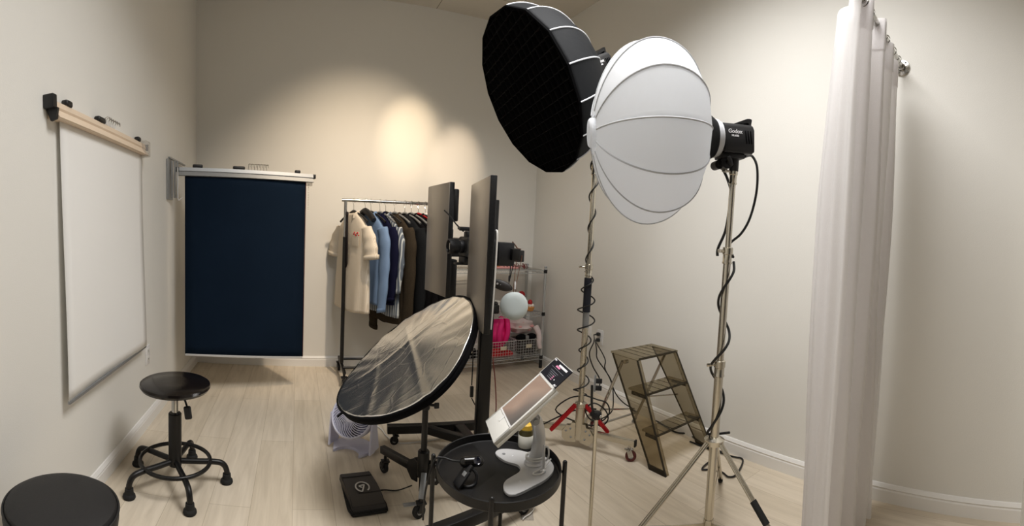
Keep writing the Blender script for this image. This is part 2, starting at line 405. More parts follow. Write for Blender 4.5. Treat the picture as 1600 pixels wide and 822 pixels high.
pR = onX(938, 527, XR); OUT = Vector((XR, pR.y, pR.z))
plate('wall_outlet', OUT, (-1, 0, 0), 'white outlet on the right wall with two black plugs in it')
pB = onX(921, 519, XR); plate('blank_wall_plate', (XR, pB.y + 0.01, OUT.z + 0.005), (-1, 0, 0), 'blank white wall plate beside the plugged outlet', slots=False)

# ------------------------------------------------------------------ white paper backdrop on the left wall
def backdrop_white():
    y0, y1 = 1.44, 2.495
    zt = 1.665
    o = (XL, y0, 0.5)
    r = thing('paper_backdrop', 'white paper backdrop hanging from a pale rail on the left wall', 'backdrop', o)
    prof = [(0, 0), (0.028, 0), (0.034, -0.022), (0.030, -0.030), (0.052, -0.062), (0.046, -0.066), (0.0, -0.062)]
    fm = Matrix(((1, 0, 0, XL), (0, 0, 1, y0 + 0.03), (0, 1, 0, zt), (0, 0, 0, 1)))
    obj('rail', world(o).prism(prof, 0, y1 - y0 - 0.05, fm), 'wood', r, sharp=15)
    cap = world(o); cap.box((XL + 0.022, y0 + 0.013, zt - 0.008), (0.044, 0.03, 0.05), bev=0.004); cap.prism([(0, -0.03), (0.05, -0.03), (0.044, -0.07), (0.02, -0.075)], 0, 0.012, Matrix(((1, 0, 0, XL), (0, 0, 1, y0 + 0.018), (0, 1, 0, zt), (0, 0, 0, 1))))
    obj('end_cap', cap, 'black', r)
    obj('end_cap', world(o).box((XL + 0.02, y1 + 0.006, zt - 0.015), (0.04, 0.014, 0.035), bev=0.003), 'black', r)
    for y, w in ((1.585, 0.05), (1.89, 0.075), (2.38, 0.04)):
        obj('knob', world(o).box((XL + 0.02, y, zt + 0.012), (0.03, w, 0.026), bev=0.009, seg=3), 'black', r)
    w = world(o)
    for y in (1.955, 1.975, 2.0, 2.03, 2.05, 2.08): w.tube(smooth([(XL + 0.012, y, zt), (XL + 0.016, y, zt + 0.034), (XL + 0.034, y + 0.005, zt + 0.038), (XL + 0.036, y + 0.005, zt + 0.02)], 4), 0.0018, 6)
    w.tube([(XL + 0.036, 1.955, zt + 0.03), (XL + 0.036, 2.085, zt + 0.03)], 0.0018, 6)
    obj('wire_clip', w, 'chrome', r)
    obj('clear_clip', world(o).box((XL + 0.034, y1 - 0.045, zt - 0.03), (0.05, 0.07, 0.085), bev=0.006), 'clear', r)
    z_bot = 0.525
    def sh(u, v):
        y = 1.525 + u * (2.445 - 1.525); z = zt - 0.05 + v * (z_bot - zt + 0.05)
        x = XL + 0.020 + 0.014 * math.sin(v * 1.6) * v + 0.006 * math.sin(u * 5 + v * 3) * v
        return Vector((x, y, z))
    obj('paper', world(o).grid(sh, 14, 24), 'paper', r, thick=0.0025)
    obj('bottom_bar', world(o).bar((XL + 0.034, 1.525, z_bot - 0.004), (XL + 0.034, 2.445, z_bot - 0.004), 0.012, 0.014, 0.003), 'greym', r)
backdrop_white()

# ------------------------------------------------------------------ navy backdrop on a swing-out rail
def backdrop_navy():
    a, b = Vector((XL + 0.055, 3.085, 1.612)), Vector((0.115, 3.38, 1.592))
    o = (XL + 0.05, 3.1, 0.3)
    d = (b - a).normalized(); n = Vector((d.y, -d.x, 0)); L = (b - a).length
    r = thing('cloth_backdrop', 'navy cloth backdrop hanging from a grey rail in the back left corner', 'backdrop', o)
    fm = Matrix((n, Vector((0, 0, 1)), d)).transposed().to_4x4(); fm.translation = a
    prof = [(-0.03, 0.0), (0.012, 0.0), (0.018, -0.024), (0.012, -0.03), (0.026, -0.056), (0.018, -0.06), (-0.03, -0.056)]
    obj('rail', world(o).prism(prof, 0.01, L - 0.01, fm), 'railg', r, sharp=15)
    for z in (0, L): obj('end_cap', world(o).box((-0.01, -0.014, z), (0.04, 0.032, 0.024), fm, bev=0.003), 'black', r)
    for z, w in ((0.14, 0.07), (0.43, 0.085), (0.86, 0.04)):
        obj('knob', world(o).box((-0.012, 0.012, z), (0.03, 0.024, w), fm, bev=0.008, seg=3), 'black', r)
    w = world(o)
    for k in range(7):
        z = 0.5 + k * 0.022
        w.tube([fm @ Vector(p) for p in smooth([(-0.02, 0, z), (-0.018, 0.038, z), (0.0, 0.044, z + 0.006), (0.004, 0.02, z + 0.008)], 4)], 0.0018, 6)
    w.tube([fm @ Vector((-0.002, 0.042, 0.5)), fm @ Vector((-0.002, 0.042, 0.64))], 0.002, 6)
    obj('wire_clip', w, 'chrome', r)
    zb = 0.262
    def sh(u, v):
        return fm @ Vector((0.004 + 0.004 * math.sin(u * 4 + v * 2), -0.05 + v * (zb - a.z + 0.05 + 0.045 * (1 - u)), 0.05 + u * (L - 0.115)))
    c = obj('cloth', world(o).grid(sh, 10, 20), 'navy', r, thick=0.003)
    obj('hem', world(o).box((0.005, (zb - a.z - 0.05) / 2, L - 0.063), (0.005, a.z - zb - 0.06, 0.004), fm), 'navyedge', r)
    obj('bottom_bar', world(o).bar(fm @ Vector((0.005, zb - a.z + 0.041, 0.05)), fm @ Vector((0.005, zb - a.z - 0.004, L - 0.065)), 0.012, 0.016, 0.004), 'alu', r)
    # chain draw at the right end
    w = world(o)
    for i in range(16): w.ball(fm @ Vector((-0.016, -0.07 - i * 0.012, L - 0.035)), 0.004, n=8)
    obj('bead_chain', w, 'clear', r)
    obj('chain_guide', world(o).box((-0.012, -0.068, L - 0.035), (0.03, 0.03, 0.05), fm, bev=0.004), 'clear', r)
    # wall bracket: a folded stack of arms screwed to the left wall
    ob = (XL, 3.05, 1.52)
    k = thing('wall_bracket', 'grey folding wall bracket behind the left end of the navy backdrop rail', 'bracket', ob)
    obj('wall_plate', world(ob).box((XL + 0.008, 3.05, 1.525), (0.016, 0.12, 0.27), bev=0.003), 'railg', k)
    for i in range(3):
        obj('arm', world(ob).box((XL + 0.030 + i * 0.014, 3.035 + i * 0.02, 1.525), (0.010, 0.020, 0.25), bev=0.002), 'railg', k)
    obj('arm', world(ob).bar((XL + 0.02, 3.0, 1.668), (XL + 0.02, 3.42, 1.668), 0.016, 0.012, 0.002), 'railg', k)
    obj('wire_loop', world(ob).tube(smooth([(XL + 0.075, 3.02, 1.60), (XL + 0.075, 3.02, 1.40), (XL + 0.08, 3.06, 1.394), (XL + 0.08, 3.12, 1.41)], 5), 0.003, 6), 'white', k)
backdrop_navy()

# ------------------------------------------------------------------ stools
def stool_base(r, cx, cy, ang0, ring_z=0.108, ring_r=0.165, foot_r=0.243):
    hub_z = ring_z
    obj('column', MB().lathe([(0.024, 0.085), (0.031, 0.088), (0.031, 0.335), (0.027, 0.34)], n=24), 'blackm', r)
    obj('footring', MB().torus((0, 0, ring_z + 0.004), ring_r, 0.0095, n=56), 'blackm', r)
    for k in range(5):
        a = ang0 + k * 2 * PI / 5; c, s = math.cos(a), math.sin(a)
        pts = [(c * q, s * q, z) for q, z in ((0.02, hub_z), (0.10, hub_z - 0.002), (0.185, hub_z - 0.004), (0.225, hub_z - 0.016), (foot_r, hub_z - 0.05), (foot_r, 0.02))]
        l = obj('leg', MB().tube(smooth(pts, 5), 0.0135, 12), 'blackm', r)
        obj('rubber_foot', MB(T(c * foot_r, s * foot_r, 0)).lathe([(0.027, 0.0), (0.030, 0.006), (0.028, 0.016), (0.021, 0.022), (0.019, 0.045), (0.0, 0.046)], n=18), 'rubber', l)
def stool_a():
    r = thing('adjustable_stool', 'round black lacquered stool with a chrome neck and ringed foot base', 'stool', (-0.548, 2.0, 0))
    stool_base(r, 0, 0, math.radians(228))
    obj('gas_lift', MB().rod((0, 0, 0.33), (0, 0, 0.455), 0.0165, 18), 'chrome', r)
    zs = 0.452
    obj('seat', MB().lathe([(0.0, zs), (0.14, zs), (0.158, zs + 0.005), (0.1655, zs + 0.017), (0.163, zs + 0.028), (0.152, zs + 0.035), (0.06, zs + 0.037), (0, zs + 0.0375)], n=64), 'darkwood', r)
    mb = MB(); mb.tube([(0.03, -0.025, zs - 0.004), (0.065, -0.06, zs - 0.03), (0.075, -0.07, zs - 0.05)], 0.005, 8)
    lv = obj('lever', mb, 'black', r)
    obj('paddle', MB(frame((0.2, -0.18, -1), (1, 0, 0), (0.08, -0.075, zs - 0.075))).box((0, 0, 0), (0.018, 0.034, 0.058), bev=0.008, seg=3), 'black', lv)
stool_a()
def stool_b():
    z = 0.425
    r = thing('adjustable_stool', 'padded black vinyl stool in the near left corner', 'stool', (-0.638, 1.09, 0))
    stool_base(r, 0, 0, math.radians(200))
    obj('gas_lift', MB().rod((0, 0, 0.33), (0, 0, z - 0.06), 0.0165, 18), 'chrome', r)
    obj('seat', MB().lathe([(0.0, z - 0.075), (0.155, z - 0.075), (0.166, z - 0.066), (0.169, z - 0.045), (0.168, z - 0.026), (0.158, z - 0.009), (0.135, z - 0.001), (0.07, z + 0.002), (0, z + 0.003)], n=64), 'vinyl', r)
    obj('seat_piping', MB().torus((0, 0, z - 0.02), 0.168, 0.0035, n=64, m=8), 'vinyl', r)
stool_b()

# ------------------------------------------------------------------ clothes rack
RY, RZ = 3.60, 1.428
def caster(mb_parent, name, p, rad, mats=('black', 'black'), base=None, yaw=0.0, label=None):
    o = base
    p = Vector(p)
    d = Vector((math.cos(yaw), math.sin(yaw), 0)); s = Vector((-d.y, d.x, 0))
    w = world(o)
    for k in (-1, 1): w.bar(p + s * k * rad * 0.45 + Vector((0, 0, rad * 2.1)), p + s * k * rad * 0.45 + Vector((0, 0, rad * 0.9)) + d * rad * 0.4, 0.004, rad * 0.9, 0.001)
    w.box((p.x, p.y, p.z + rad * 2.15), (rad * 1.4, rad * 1.1, rad * 0.25), bev=0.002)
    w.rod(p + Vector((0, 0, rad * 2.1)), p + Vector((0, 0, rad * 2.9)), rad * 0.28, 10)
    f = obj(name, w, mats[0], mb_parent)
    fm = frame(s, (0, 0, 1), p + d * rad * 0.35 + Vector((0, 0, rad)))
    obj('wheel', world(o).lathe([(rad * 0.45, -rad * 0.3), (rad * 0.95, -rad * 0.28), (rad, -rad * 0.15), (rad, rad * 0.15), (rad * 0.95, rad * 0.28), (rad * 0.45, rad * 0.3)], fm, 24), mats[1], f)
    obj('hub_cap', world(o).lathe([(0, -rad * 0.33), (rad * 0.45, -rad * 0.32), (rad * 0.45, rad * 0.32), (0, rad * 0.33)], fm, 16), 'greym', f)
    return f
def rack():
    o = (0.375, RY, 0)
    r = thing('clothes_rack', 'rolling clothes rack with a chrome top rail and black uprights', 'clothes rack', o)
    x0, x1 = 0.375, 1.205
    obj('top_rail', world(o).rod((x0 - 0.03, RY, RZ), (x1 + 0.03, RY, RZ), 0.0125, 16), 'chrome', r)
    for x in (x0, x1):
        obj('upper_post', world(o).rod((x, RY, 1.08), (x, RY, RZ - 0.008), 0.0125, 16), 'chrome', r)
        obj('lower_post', world(o).rod((x, RY, 0.13), (x, RY, 1.14), 0.0155, 16), 'blackm', r)
        fb = obj('foot_bar', world(o).bar((x, RY - 0.23, 0.115), (x, RY + 0.22, 0.115), 0.024, 0.024, 0.004), 'blackm', r)
        for yy in (RY - 0.21, RY + 0.2):
            caster(r, 'caster', (x, yy, 0.0), 0.036, ('black', 'rubber'), o, yaw=-PI / 2 if yy < RY else PI / 2)
    obj('cross_bar', world(o).rod((x0, RY + 0.12, 0.125), (x1, RY + 0.12, 0.125), 0.010, 12), 'blackm', r)
    obj('cross_bar', world(o).rod((x0, RY - 0.12, 0.125), (x1, RY - 0.12, 0.125), 0.010, 12), 'blackm', r)
rack()
A = math.radians(66)           # the hangers are turned on the rail: local +x points to the near right
HZ = 0.112                     # rail to collar
def hanger(x, label, m='black', wide=False, padm=None):
    rot = -A
    r = thing('clothes_hanger', label, 'hanger', (x, RY, RZ), rot, 'hangers on the clothes rack rail')
    hk = [(0.012, 0, -0.020), (0.0165, 0, -0.004), (0.013, 0, 0.010), (0, 0, 0.0162), (-0.013, 0, 0.010), (-0.0165, 0, -0.006), (-0.008, 0, -0.026), (0, 0, -0.045), (0, 0, -0.088)]
    obj('hook', MB().tube(smooth(hk, 4), 0.0017, 8), 'chrome', r)
    pts = [(-0.205, 0, -0.165), (-0.13, 0, -0.125), (-0.05, 0, -0.096), (0, 0, -0.084), (0.05, 0, -0.096), (0.13, 0, -0.125), (0.205, 0, -0.165)]
    if wide: pts = [(p[0] * 0.62, 0, p[2] * 0.92) for p in pts]
    rr = [0.012, 0.010, 0.011, 0.015, 0.011, 0.010, 0.012] if not wide else [0.022, 0.024, 0.024, 0.024, 0.024, 0.024, 0.022]
    rr = [v * 0.75 for v in rr] if not wide else rr
    P = smooth(pts, 3); R_ = []
    for i in range(len(P)):
        q = i / 3; k = int(q); f = q - k
        R_.append(rr[k] * (1 - f) + rr[min(k + 1, 6)] * f)
    obj('shoulder_bar', MB().tube(P, R_, 10), m, r)
    return r
def garment(x, name, label, cat, m, length, sleeve, shoulder=0.215, body=0.255, depth=0.03, lapel=None, seed=0, collar=True, slv_r=0.055, slm=None):
    r = thing(name, label, cat, (x, RY, RZ), -A, 'clothes on the rack')
    rn = random.Random(seed)
    ph = [rn.uniform(0, 6) for _ in range(4)]
    z0 = -0.092
    def prof(v):     # half width, centre z drop, depth
        if v < 0.16:
            k = v / 0.16
            return 0.055 + (shoulder - 0.055) * (k ** 0.75), z0 - 0.008 - 0.115 * (k ** 1.15), 0.022 + (depth - 0.022) * k
        k = (v - 0.16) / 0.84
        return shoulder + (body - shoulder) * min(1, k * 1.6) - 0.012 * math.sin(k * PI), z0 - 0.123 - k * (length - 0.123), depth * (1 + 0.25 * k)
    def shell(u, v):
        w, z, dp = prof(v)
        a = 2 * PI * u
        cx, sy = math.cos(a), math.sin(a)
        xx = w * (abs(cx) ** 0.55) * (1 if cx >= 0 else -1)
        fold = 0.007 * max(0, v - 0.2) * math.sin(xx * 34 + ph[0]) + 0.005 * max(0, v - 0.15) * math.sin(xx * 62 + ph[1] + v * 4)
        yy = dp * (abs(sy) ** 0.8) * (1 if sy >= 0 else -1) + fold
        if v < 0.16: z -= 0.0 + (0.012 * (abs(xx) / max(w, 1e-3)) if v > 0.02 else 0)
        zz = z + (0.008 * math.sin(xx * 12 + ph[2]) if v > 0.97 else 0)
        return Vector((xx, yy, zz))
    obj('body', MB().grid(shell, 48, 36, closed_u=True), m, r, thick=0.002, sharp=60)
    for s in (-1, 1):
        sh = Vector((s * (shoulder - 0.030), 0, z0 - 0.118))
        if sleeve == 'short':
            pts = [sh, sh + Vector((s * 0.055, -0.004, -0.075)), sh + Vector((s * 0.085, -0.008, -0.16)), sh + Vector((s * 0.098, -0.008, -0.235))]
            rr = [0.058, 0.07, 0.076, 0.080]
        else:
            L = sleeve
            pts = [sh, sh + Vector((s * 0.042, -0.006, -0.10)), sh + Vector((s * 0.060, -0.012, -0.28)), sh + Vector((s * 0.062, -0.018, -L * 0.72)), sh + Vector((s * 0.050, -0.022, -L))]
            rr = [slv_r, slv_r * 1.12, slv_r * 1.05, slv_r * 0.92, slv_r * 0.82]
        P = smooth(pts, 5); mb = MB(); k = len(P); b = bmesh.new(); rings = []
        for i, p in enumerate(P):
            q = i / 5; j = min(int(q), len(rr) - 1); f = q - int(q)
            rad = rr[j] * (1 - f) + rr[min(j + 1, len(rr) - 1)] * f
            wob = 1 + 0.06 * math.sin(i * 1.3 + ph[3])
            rings.append([b.verts.new(p + Vector((rad * math.cos(2 * PI * n / 20) * 1.0 * wob, rad * 0.48 * math.sin(2 * PI * n / 20) * wob, 0.012 * math.cos(2 * PI * n / 20) * s))) for n in range(20)])
        for i in range(k - 1):
            for n in range(20): b.faces.new((rings[i][n], rings[i][(n + 1) % 20], rings[i + 1][(n + 1) % 20], rings[i + 1][n]))
        mb.add(b)
        sl = obj('sleeve', mb, slm or m, r, thick=0.002, sharp=60)
        e = P[-1]; lastr = rr[-1]
        cuff = MB(); cuff.grid(lambda u, v: e + Vector((lastr * 1.04 * math.cos(2 * PI * u), lastr * 0.5 * math.sin(2 * PI * u), 0.012 * math.cos(2 * PI * u) * s + 0.03 - 0.032 * v)), 20, 1, closed_u=True)
        obj('cuff', cuff, slm or m, sl, thick=0.003)
    if collar:
        def col(u, v):
            a = 2 * PI * (0.08 + 0.84 * u) - PI / 2
            rad = 0.062 + 0.018 * v
            return Vector((rad * math.cos(a), rad * 0.5 * math.sin(a), z0 + 0.012 - 0.042 * v - 0.03 * max(0, -math.sin(a))))
        obj('collar', MB().grid(col, 28, 4), m, r, thick=0.003)
    if lapel:
        for s in (-1, 1):
            mb = MB(); mb.prism([(0.012 * s, -0.40), (0.06 * s, -0.13), (0.085 * s, -0.17), (0.075 * s, -0.215), (0.09 * s, -0.225)], 0, 0.004, Matrix(((1, 0, 0, 0), (0, 0, -1, -depth * 0.94), (0, 1, 0, z0 + 0.09), (0, 0, 0, 1))))
            obj('lapel', mb, lapel, r)
    n = 5 if not lapel else 2
    for i in range(n):
        mb = MB()
        zz = z0 - 0.16 - i * 0.085 if not lapel else z0 - 0.36 - i * 0.1
        k = (abs(zz - z0) / length)
        mb.lathe([(0.0055, 0), (0.0055, 0.002), (0, 0.0026)], frame((0, -1, 0), (0, 0, 1), (0.0, -depth * (1.02 + 0.25 * k) - 0.003, zz)), 10)
        obj('button', mb, 'cream' if m in ('tan_cl', 'blue_cl', 'stripe_cl') else 'black', r)
    return r
hx = [onY(px, 318, RY).x for px in (553, 571, 580, 594, 603, 617, 633, 643, 654, 665)]
HL = ['black hanger holding the cream short-sleeved shirt', 'bare black padded hanger between the cream and blue shirts', 'dark wire hanger holding the light blue shirt',
      'grey hanger holding the navy jacket', 'black hanger holding the grey striped shirt', 'grey hanger holding the brown tweed jacket', 'grey hanger holding the charcoal blazer',
      'grey hanger holding the first black jacket', 'red hanger holding the dark grey jacket', 'white hanger at the right end of the row of clothes']
HM = ['black', 'black', 'blackm', 'greym', 'black', 'greym', 'greym', 'greym', 'red', 'white']
for i, x in enumerate(hx): hanger(x, HL[i], HM[i], wide=(i == 1))
g0 = garment(hx[0], 'short_sleeved_shirt', 'cream pinstriped short-sleeved shirt at the left end of the rack', 'shirt', 'tan_cl', 0.775, 'short', 0.215, 0.25, 0.034, seed=1)
pk = MB(); pk.box((0.11, -0.043, -0.30), (0.10, 0.003, 0.11), bev=0.001); obj('chest_pocket', pk, 'tan_cl', g0)
em = MB()
for i in range(7): em.ball((0.085 + 0.012 * i, -0.047, -0.262 + 0.012 * math.sin(i * 1.7)), 0.006, n=8)
obj('embroidery', em, 'redcl', g0)
ti = MB(); ti.prism([(-0.012, 0), (0.012, 0), (0.016, -0.20), (0.02, -0.40), (0, -0.43), (-0.02, -0.40), (-0.015, -0.2)], 0, 0.004, Matrix(((1, 0, 0, -0.004), (0, 0, -1, -0.052), (0, 1, 0, -0.10), (0, 0, 0, 1))))
tg = thing('necktie', 'thin dark patterned necktie hanging over the cream shirt', 'tie', (hx[0], RY, RZ), -A); obj('blade', ti, 'tie', tg); obj('knot', MB().box((-0.004, -0.056, -0.105), (0.03, 0.014, 0.03), bev=0.006), 'tie', tg)
garment(hx[2], 'dress_shirt', 'light blue long-sleeved shirt next to the cream shirt', 'shirt', 'blue_cl', 0.72, 0.64, 0.195, 0.215, 0.026, seed=2)
garment(hx[3], 'suit_jacket', 'navy jacket between the light blue and the striped shirt', 'jacket', 'navy_cl', 0.70, 0.56, 0.185, 0.205, 0.028, lapel='navy_cl', seed=3)
garment(hx[4], 'striped_shirt', 'grey and white striped shirt in front of the brown tweed jacket', 'shirt', 'stripe_cl', 0.80, 0.50, 0.185, 0.215, 0.022, seed=4)
garment(hx[5], 'tweed_jacket', 'brown tweed jacket, longest sleeve showing on the rack', 'jacket', 'tweed', 0.87, 0.84, 0.205, 0.23, 0.032, lapel='tweed', seed=5, slv_r=0.062)
garment(hx[6], 'blazer', 'charcoal wool blazer right of the brown tweed jacket', 'jacket', 'char', 0.86, 0.78, 0.215, 0.245, 0.032, lapel='char', seed=6, slv_r=0.06)
garment(hx[7], 'suit_jacket', 'black jacket right of the charcoal blazer', 'jacket', 'blk_cl', 0.88, 0.72, 0.215, 0.24, 0.026, lapel='blk_cl', seed=7)
garment(hx[8], 'suit_jacket', 'dark grey jacket on the red hanger', 'jacket', 'dgrey_cl', 0.86, 0.72, 0.215, 0.24, 0.028, lapel='dgrey_cl', seed=8)
garment(hx[9], 'suit_jacket', 'black jacket on the white hanger half hidden by the far monitor', 'jacket', 'blk_cl', 0.90, 0.72, 0.22, 0.245, 0.028, lapel='blk_cl', seed=9)

# ------------------------------------------------------------------ wire shelf and what is on it
SY = math.radians(4.0)
SO = Vector((1.262, 3.50, 0)); SW, SD = 0.90, 0.31
SU = Vector((math.cos(SY), math.sin(SY), 0)); SV = Vector((-math.sin(SY), math.cos(SY), 0))
LV = (0.105, 0.505, 0.895)
def sp_(u, v, z): return SU * u + SV * v + Vector((0, 0, z))
def shelf():
    r = thing('wire_shelf', 'grey metal wire shelving unit in the back right corner', 'shelf', SO)
    for u in (0, SW):
        for v in (0, SD):
            p = obj('post', MB().rod(sp_(u, v, 0.06), sp_(u, v, 0.925), 0.0125, 14), 'wire', r)
            obj('cap', MB(T(*sp_(u, v, 0.925))).lathe([(0.0135, 0), (0.0135, 0.008), (0.010, 0.014), (0, 0.015)], n=14), 'greym', p)
            obj('foot', MB().rod(sp_(u, v, 0), sp_(u, v, 0.075), 0.015, 14), 'rubber', p)
            for z in LV: obj('collar', MB().rod(sp_(u, v, z - 0.02), sp_(u, v, z + 0.012), 0.017, 14), 'black', p)
    for z in LV:
        mb = MB()
        for v in (0, SD):
            for dz in (0.006, -0.022): mb.rod(sp_(0, v, z + dz), sp_(SW, v, z + dz), 0.0032, 8)
            n = 44; mb.tube([sp_(0.012 + (SW - 0.024) * i / n, v, z + (0.006 if i % 2 else -0.022)) for i in range(n + 1)], 0.0018, 6)
        for u in (0, SW):
            for dz in (0.006, -0.022): mb.rod(sp_(u, 0, z + dz), sp_(u, SD, z + dz), 0.0032, 8)
        dk = obj('deck', mb, 'wire', r)
        mb = MB()
        for i in range(1, 34): mb.rod(sp_(SW * i / 34, 0, z + 0.009), sp_(SW * i / 34, SD, z + 0.009), 0.0018, 6)
        for v in (0.1, 0.2): mb.rod(sp_(0, v, z + 0.005), sp_(SW, v, z + 0.005), 0.0025, 6)
        obj('deck_wires', mb, 'wire', dk)
shelf()
def basket(u0, u1, label, h=0.15):
    o = SO + sp_(u0, 0.02, LV[0] + 0.013)
    r = thing('wire_basket', label, 'basket', o, group='wire baskets on the bottom shelf')
    w, d = u1 - u0, SD - 0.05
    P = lambda u, v, z: SU * u + SV * v + Vector((0, 0, z))
    for z in (0.003, h): obj('rim' if z > 0.1 else 'bottom_rim', MB().tube([P(0, 0, z), P(w, 0, z), P(w, d, z), P(0, d, z)], 0.003 if z > 0.1 else 0.002, 6, closed=True), 'basketw', r)
    mb = MB(); nz = 6; nu = max(6, int(w / 0.026)); nd = 9
    for i in range(1, nz):
        z = h * i / nz; mb.tube([P(0, 0, z), P(w, 0, z), P(w, d, z), P(0, d, z)], 0.0013, 5, closed=True)
    for i in range(nu + 1):
        u = w * i / nu; mb.rod(P(u, 0, 0), P(u, 0, h), 0.0013, 5); mb.rod(P(u, d, 0), P(u, d, h), 0.0013, 5); mb.rod(P(u, 0, 0.002), P(u, d, 0.002), 0.0013, 5)
    for i in range(nd + 1):
        v = d * i / nd
        for u in (0, w): mb.rod(P(u, v, 0), P(u, v, h), 0.0013, 5)
    obj('mesh', mb, 'basketw', r)
    obj('tag', MB(Matrix((SU, SV, Vector((0, 0, 1)))).transposed().to_4x4()).box((w * 0.5, -0.004, h * 0.62), (0.062, 0.002, 0.034), bev=0.0008), 'cream', r)
    return o
basket(0.045, 0.30, 'white wire basket at the left end of the bottom shelf')
basket(0.375, 0.64, 'white wire basket under the hot pink bag')
basket(0.66, 0.885, 'white wire basket at the right end of the bottom shelf')
def lump(amp, f, seed):
    q = random.Random(seed); a, b, c = q.uniform(0, 6), q.uniform(0, 6), q.uniform(0, 6)
    return lambda v: 1 + amp * (math.sin(v.x * f + a) * math.sin(v.y * f + b) + 0.6 * math.sin(v.z * f * 1.6 + c))
MS = Matrix((SU, SV, Vector((0, 0, 1)))).transposed().to_4x4()
def on_shelf(u, v, z): return SO + sp_(u, v, z)
zb = LV[0] + 0.02
o = on_shelf(0.172, 0.14, zb)
r = thing('folded_clothing', 'white clothing with red and green bits in the left basket', 'clothing', o)
obj('cloth', MB(MS).ball((0, 0, 0.155), (0.115, 0.10, 0.065), n=28, fn=lump(0.10, 4, 1)), 'bwcloth', r)
obj('red_patch', MB(MS).ball((-0.045, -0.085, 0.165), (0.03, 0.014, 0.022), n=12), 'redcl', r)
obj('green_patch', MB(MS).ball((0.015, -0.088, 0.172), (0.026, 0.016, 0.016), n=12), 'green', r)
o = on_shelf(0.172, 0.14, zb)
tag(obj('folded_clothing', MB(MS).box((0, 0, 0.045), (0.225, 0.22, 0.075), bev=0.02, seg=3), 'blk_cl', loc=o), 'folded black clothing at the bottom of the left basket', 'clothing')
o = on_shelf(0.515, 0.15, zb)
r = thing('puffy_bag', 'hot pink puffy nylon bag in the middle basket', 'bag', o)
mb = MB(MS); mb.ball((0, 0, 0.20), (0.115, 0.105, 0.135), n=30, fn=lump(0.07, 5, 3)); obj('pouch', mb, 'hotpink', r)
mb = MB(MS)
for i in range(2): mb.tube([Vector(p) for p in smooth([(-0.03 + i * 0.06, -0.09, 0.14), (-0.045 + i * 0.085, -0.11, 0.22), (-0.02 + i * 0.06, -0.10, 0.30), (0.0 + i * 0.06, -0.05, 0.33), (0.03 + i * 0.05, 0.0, 0.325)], 5)], 0.024, 12)
obj('strap', mb, 'hotpink', r)
tag(obj('folded_clothing', MB(MS).box((-0.03, -0.06, 0.055), (0.14, 0.08, 0.03), bev=0.012, seg=3).box((0, 0, 0.024), (0.22, 0.22, 0.04), bev=0.015), 'redcl', loc=on_shelf(0.512, 0.14, zb)), 'red folded clothing at the bottom of the middle basket', 'clothing')
o = on_shelf(0.772, 0.14, zb)
tag(obj('folded_clothing', MB(MS).box((0, 0, 0.07), (0.195, 0.22, 0.125), bev=0.03, seg=3), mat('dark_print_fabric', (70, 66, 64), 0.9, var=0.9, vscale=40), loc=o), 'dark printed clothing inside the right basket', 'clothing')
r = thing('bow_headband', 'black bow headband on top of the right basket', 'headband', on_shelf(0.755, 0.045, zb + 0.145))
for s in (-1, 1): obj('loop', MB(MS).ball((s * 0.055, 0, 0.02), (0.055, 0.026, 0.032), n=16, fn=lump(0.06, 4, 5)), 'blk_cl', r)
obj('knot', MB(MS).box((0, -0.006, 0.02), (0.035, 0.05, 0.035), bev=0.01, seg=3), 'greym', r)
r = thing('tulle_bundle', 'bundle of white and pink tulle above the right basket', 'fabric', on_shelf(0.765, 0.155, zb + 0.16))
mb = MB(MS); mb.ball((0, 0, 0.085), (0.125, 0.09, 0.07), n=30, fn=lump(0.12, 6, 6)); obj('tulle', mb, 'tulle', r)
obj('ribbon', MB(MS).tube(smooth([(0.10, -0.09, 0.09), (0.118, -0.135, 0.02), (0.108, -0.15, -0.05), (0.12, -0.155, -0.10)], 6), [0.03 - 0.0006 * i for i in range(19)], 12), 'tulle', r)
mb = MB(MS)
for i in range(5): mb.ball((-0.05 + i * 0.03, -0.07 + 0.01 * math.sin(i), 0.09 + 0.03 * math.sin(i * 1.6)), (0.022, 0.012, 0.012), n=10)
obj('pink_trim', mb, 'pinkpaper', r)
# middle shelf toys
zm = LV[1] + 0.012
r = thing('cake_figurine', 'small strawberry tart figurine at the right of the middle shelf', 'figurine', on_shelf(0.815, 0.10, zm))
obj('crust', MB().lathe([(0.03, 0), (0.042, 0.03), (0.044, 0.036), (0.036, 0.042), (0, 0.044)], n=20), 'pastry', r)
mb = MB()
for i in range(6): mb.ball((0.028 * math.cos(i * 1.05), 0.028 * math.sin(i * 1.05), 0.052), (0.016, 0.016, 0.014), n=10)
obj('cream', mb, 'whip', r); obj('strawberry', MB().ball((0, 0, 0.078), (0.022, 0.022, 0.027), n=14), 'berry', r)
r = thing('cake_figurine', 'taller cream cake figurine with a big red berry behind the tart', 'figurine', on_shelf(0.79, 0.21, zm))
obj('sponge', MB().lathe([(0.042, 0), (0.043, 0.10), (0.038, 0.11), (0, 0.112)], n=20), 'whip', r); obj('strawberry', MB().ball((-0.004, 0, 0.135), (0.036, 0.036, 0.036), n=16), 'berry', r)
r = thing('toy_figure', 'peach toy figure partly behind the round pale speaker', 'toy', on_shelf(0.43, 0.15, zm))
obj('torso', MB().lathe([(0.03, 0), (0.036, 0.03), (0.03, 0.075), (0.016, 0.09), (0, 0.092)], n=18), 'skin', r); obj('head', MB().ball((0, 0, 0.112), 0.032, n=16), 'skin', r)
tag(obj('toy_block', MB().box((0, 0, 0.04), (0.06, 0.05, 0.08), bev=0.012, seg=3).ball((0, 0, 0.085), 0.022, n=12), 'black', loc=on_shelf(0.425, 0.05, zm)), 'small black toy on the middle shelf beside the monitor post', 'toy')
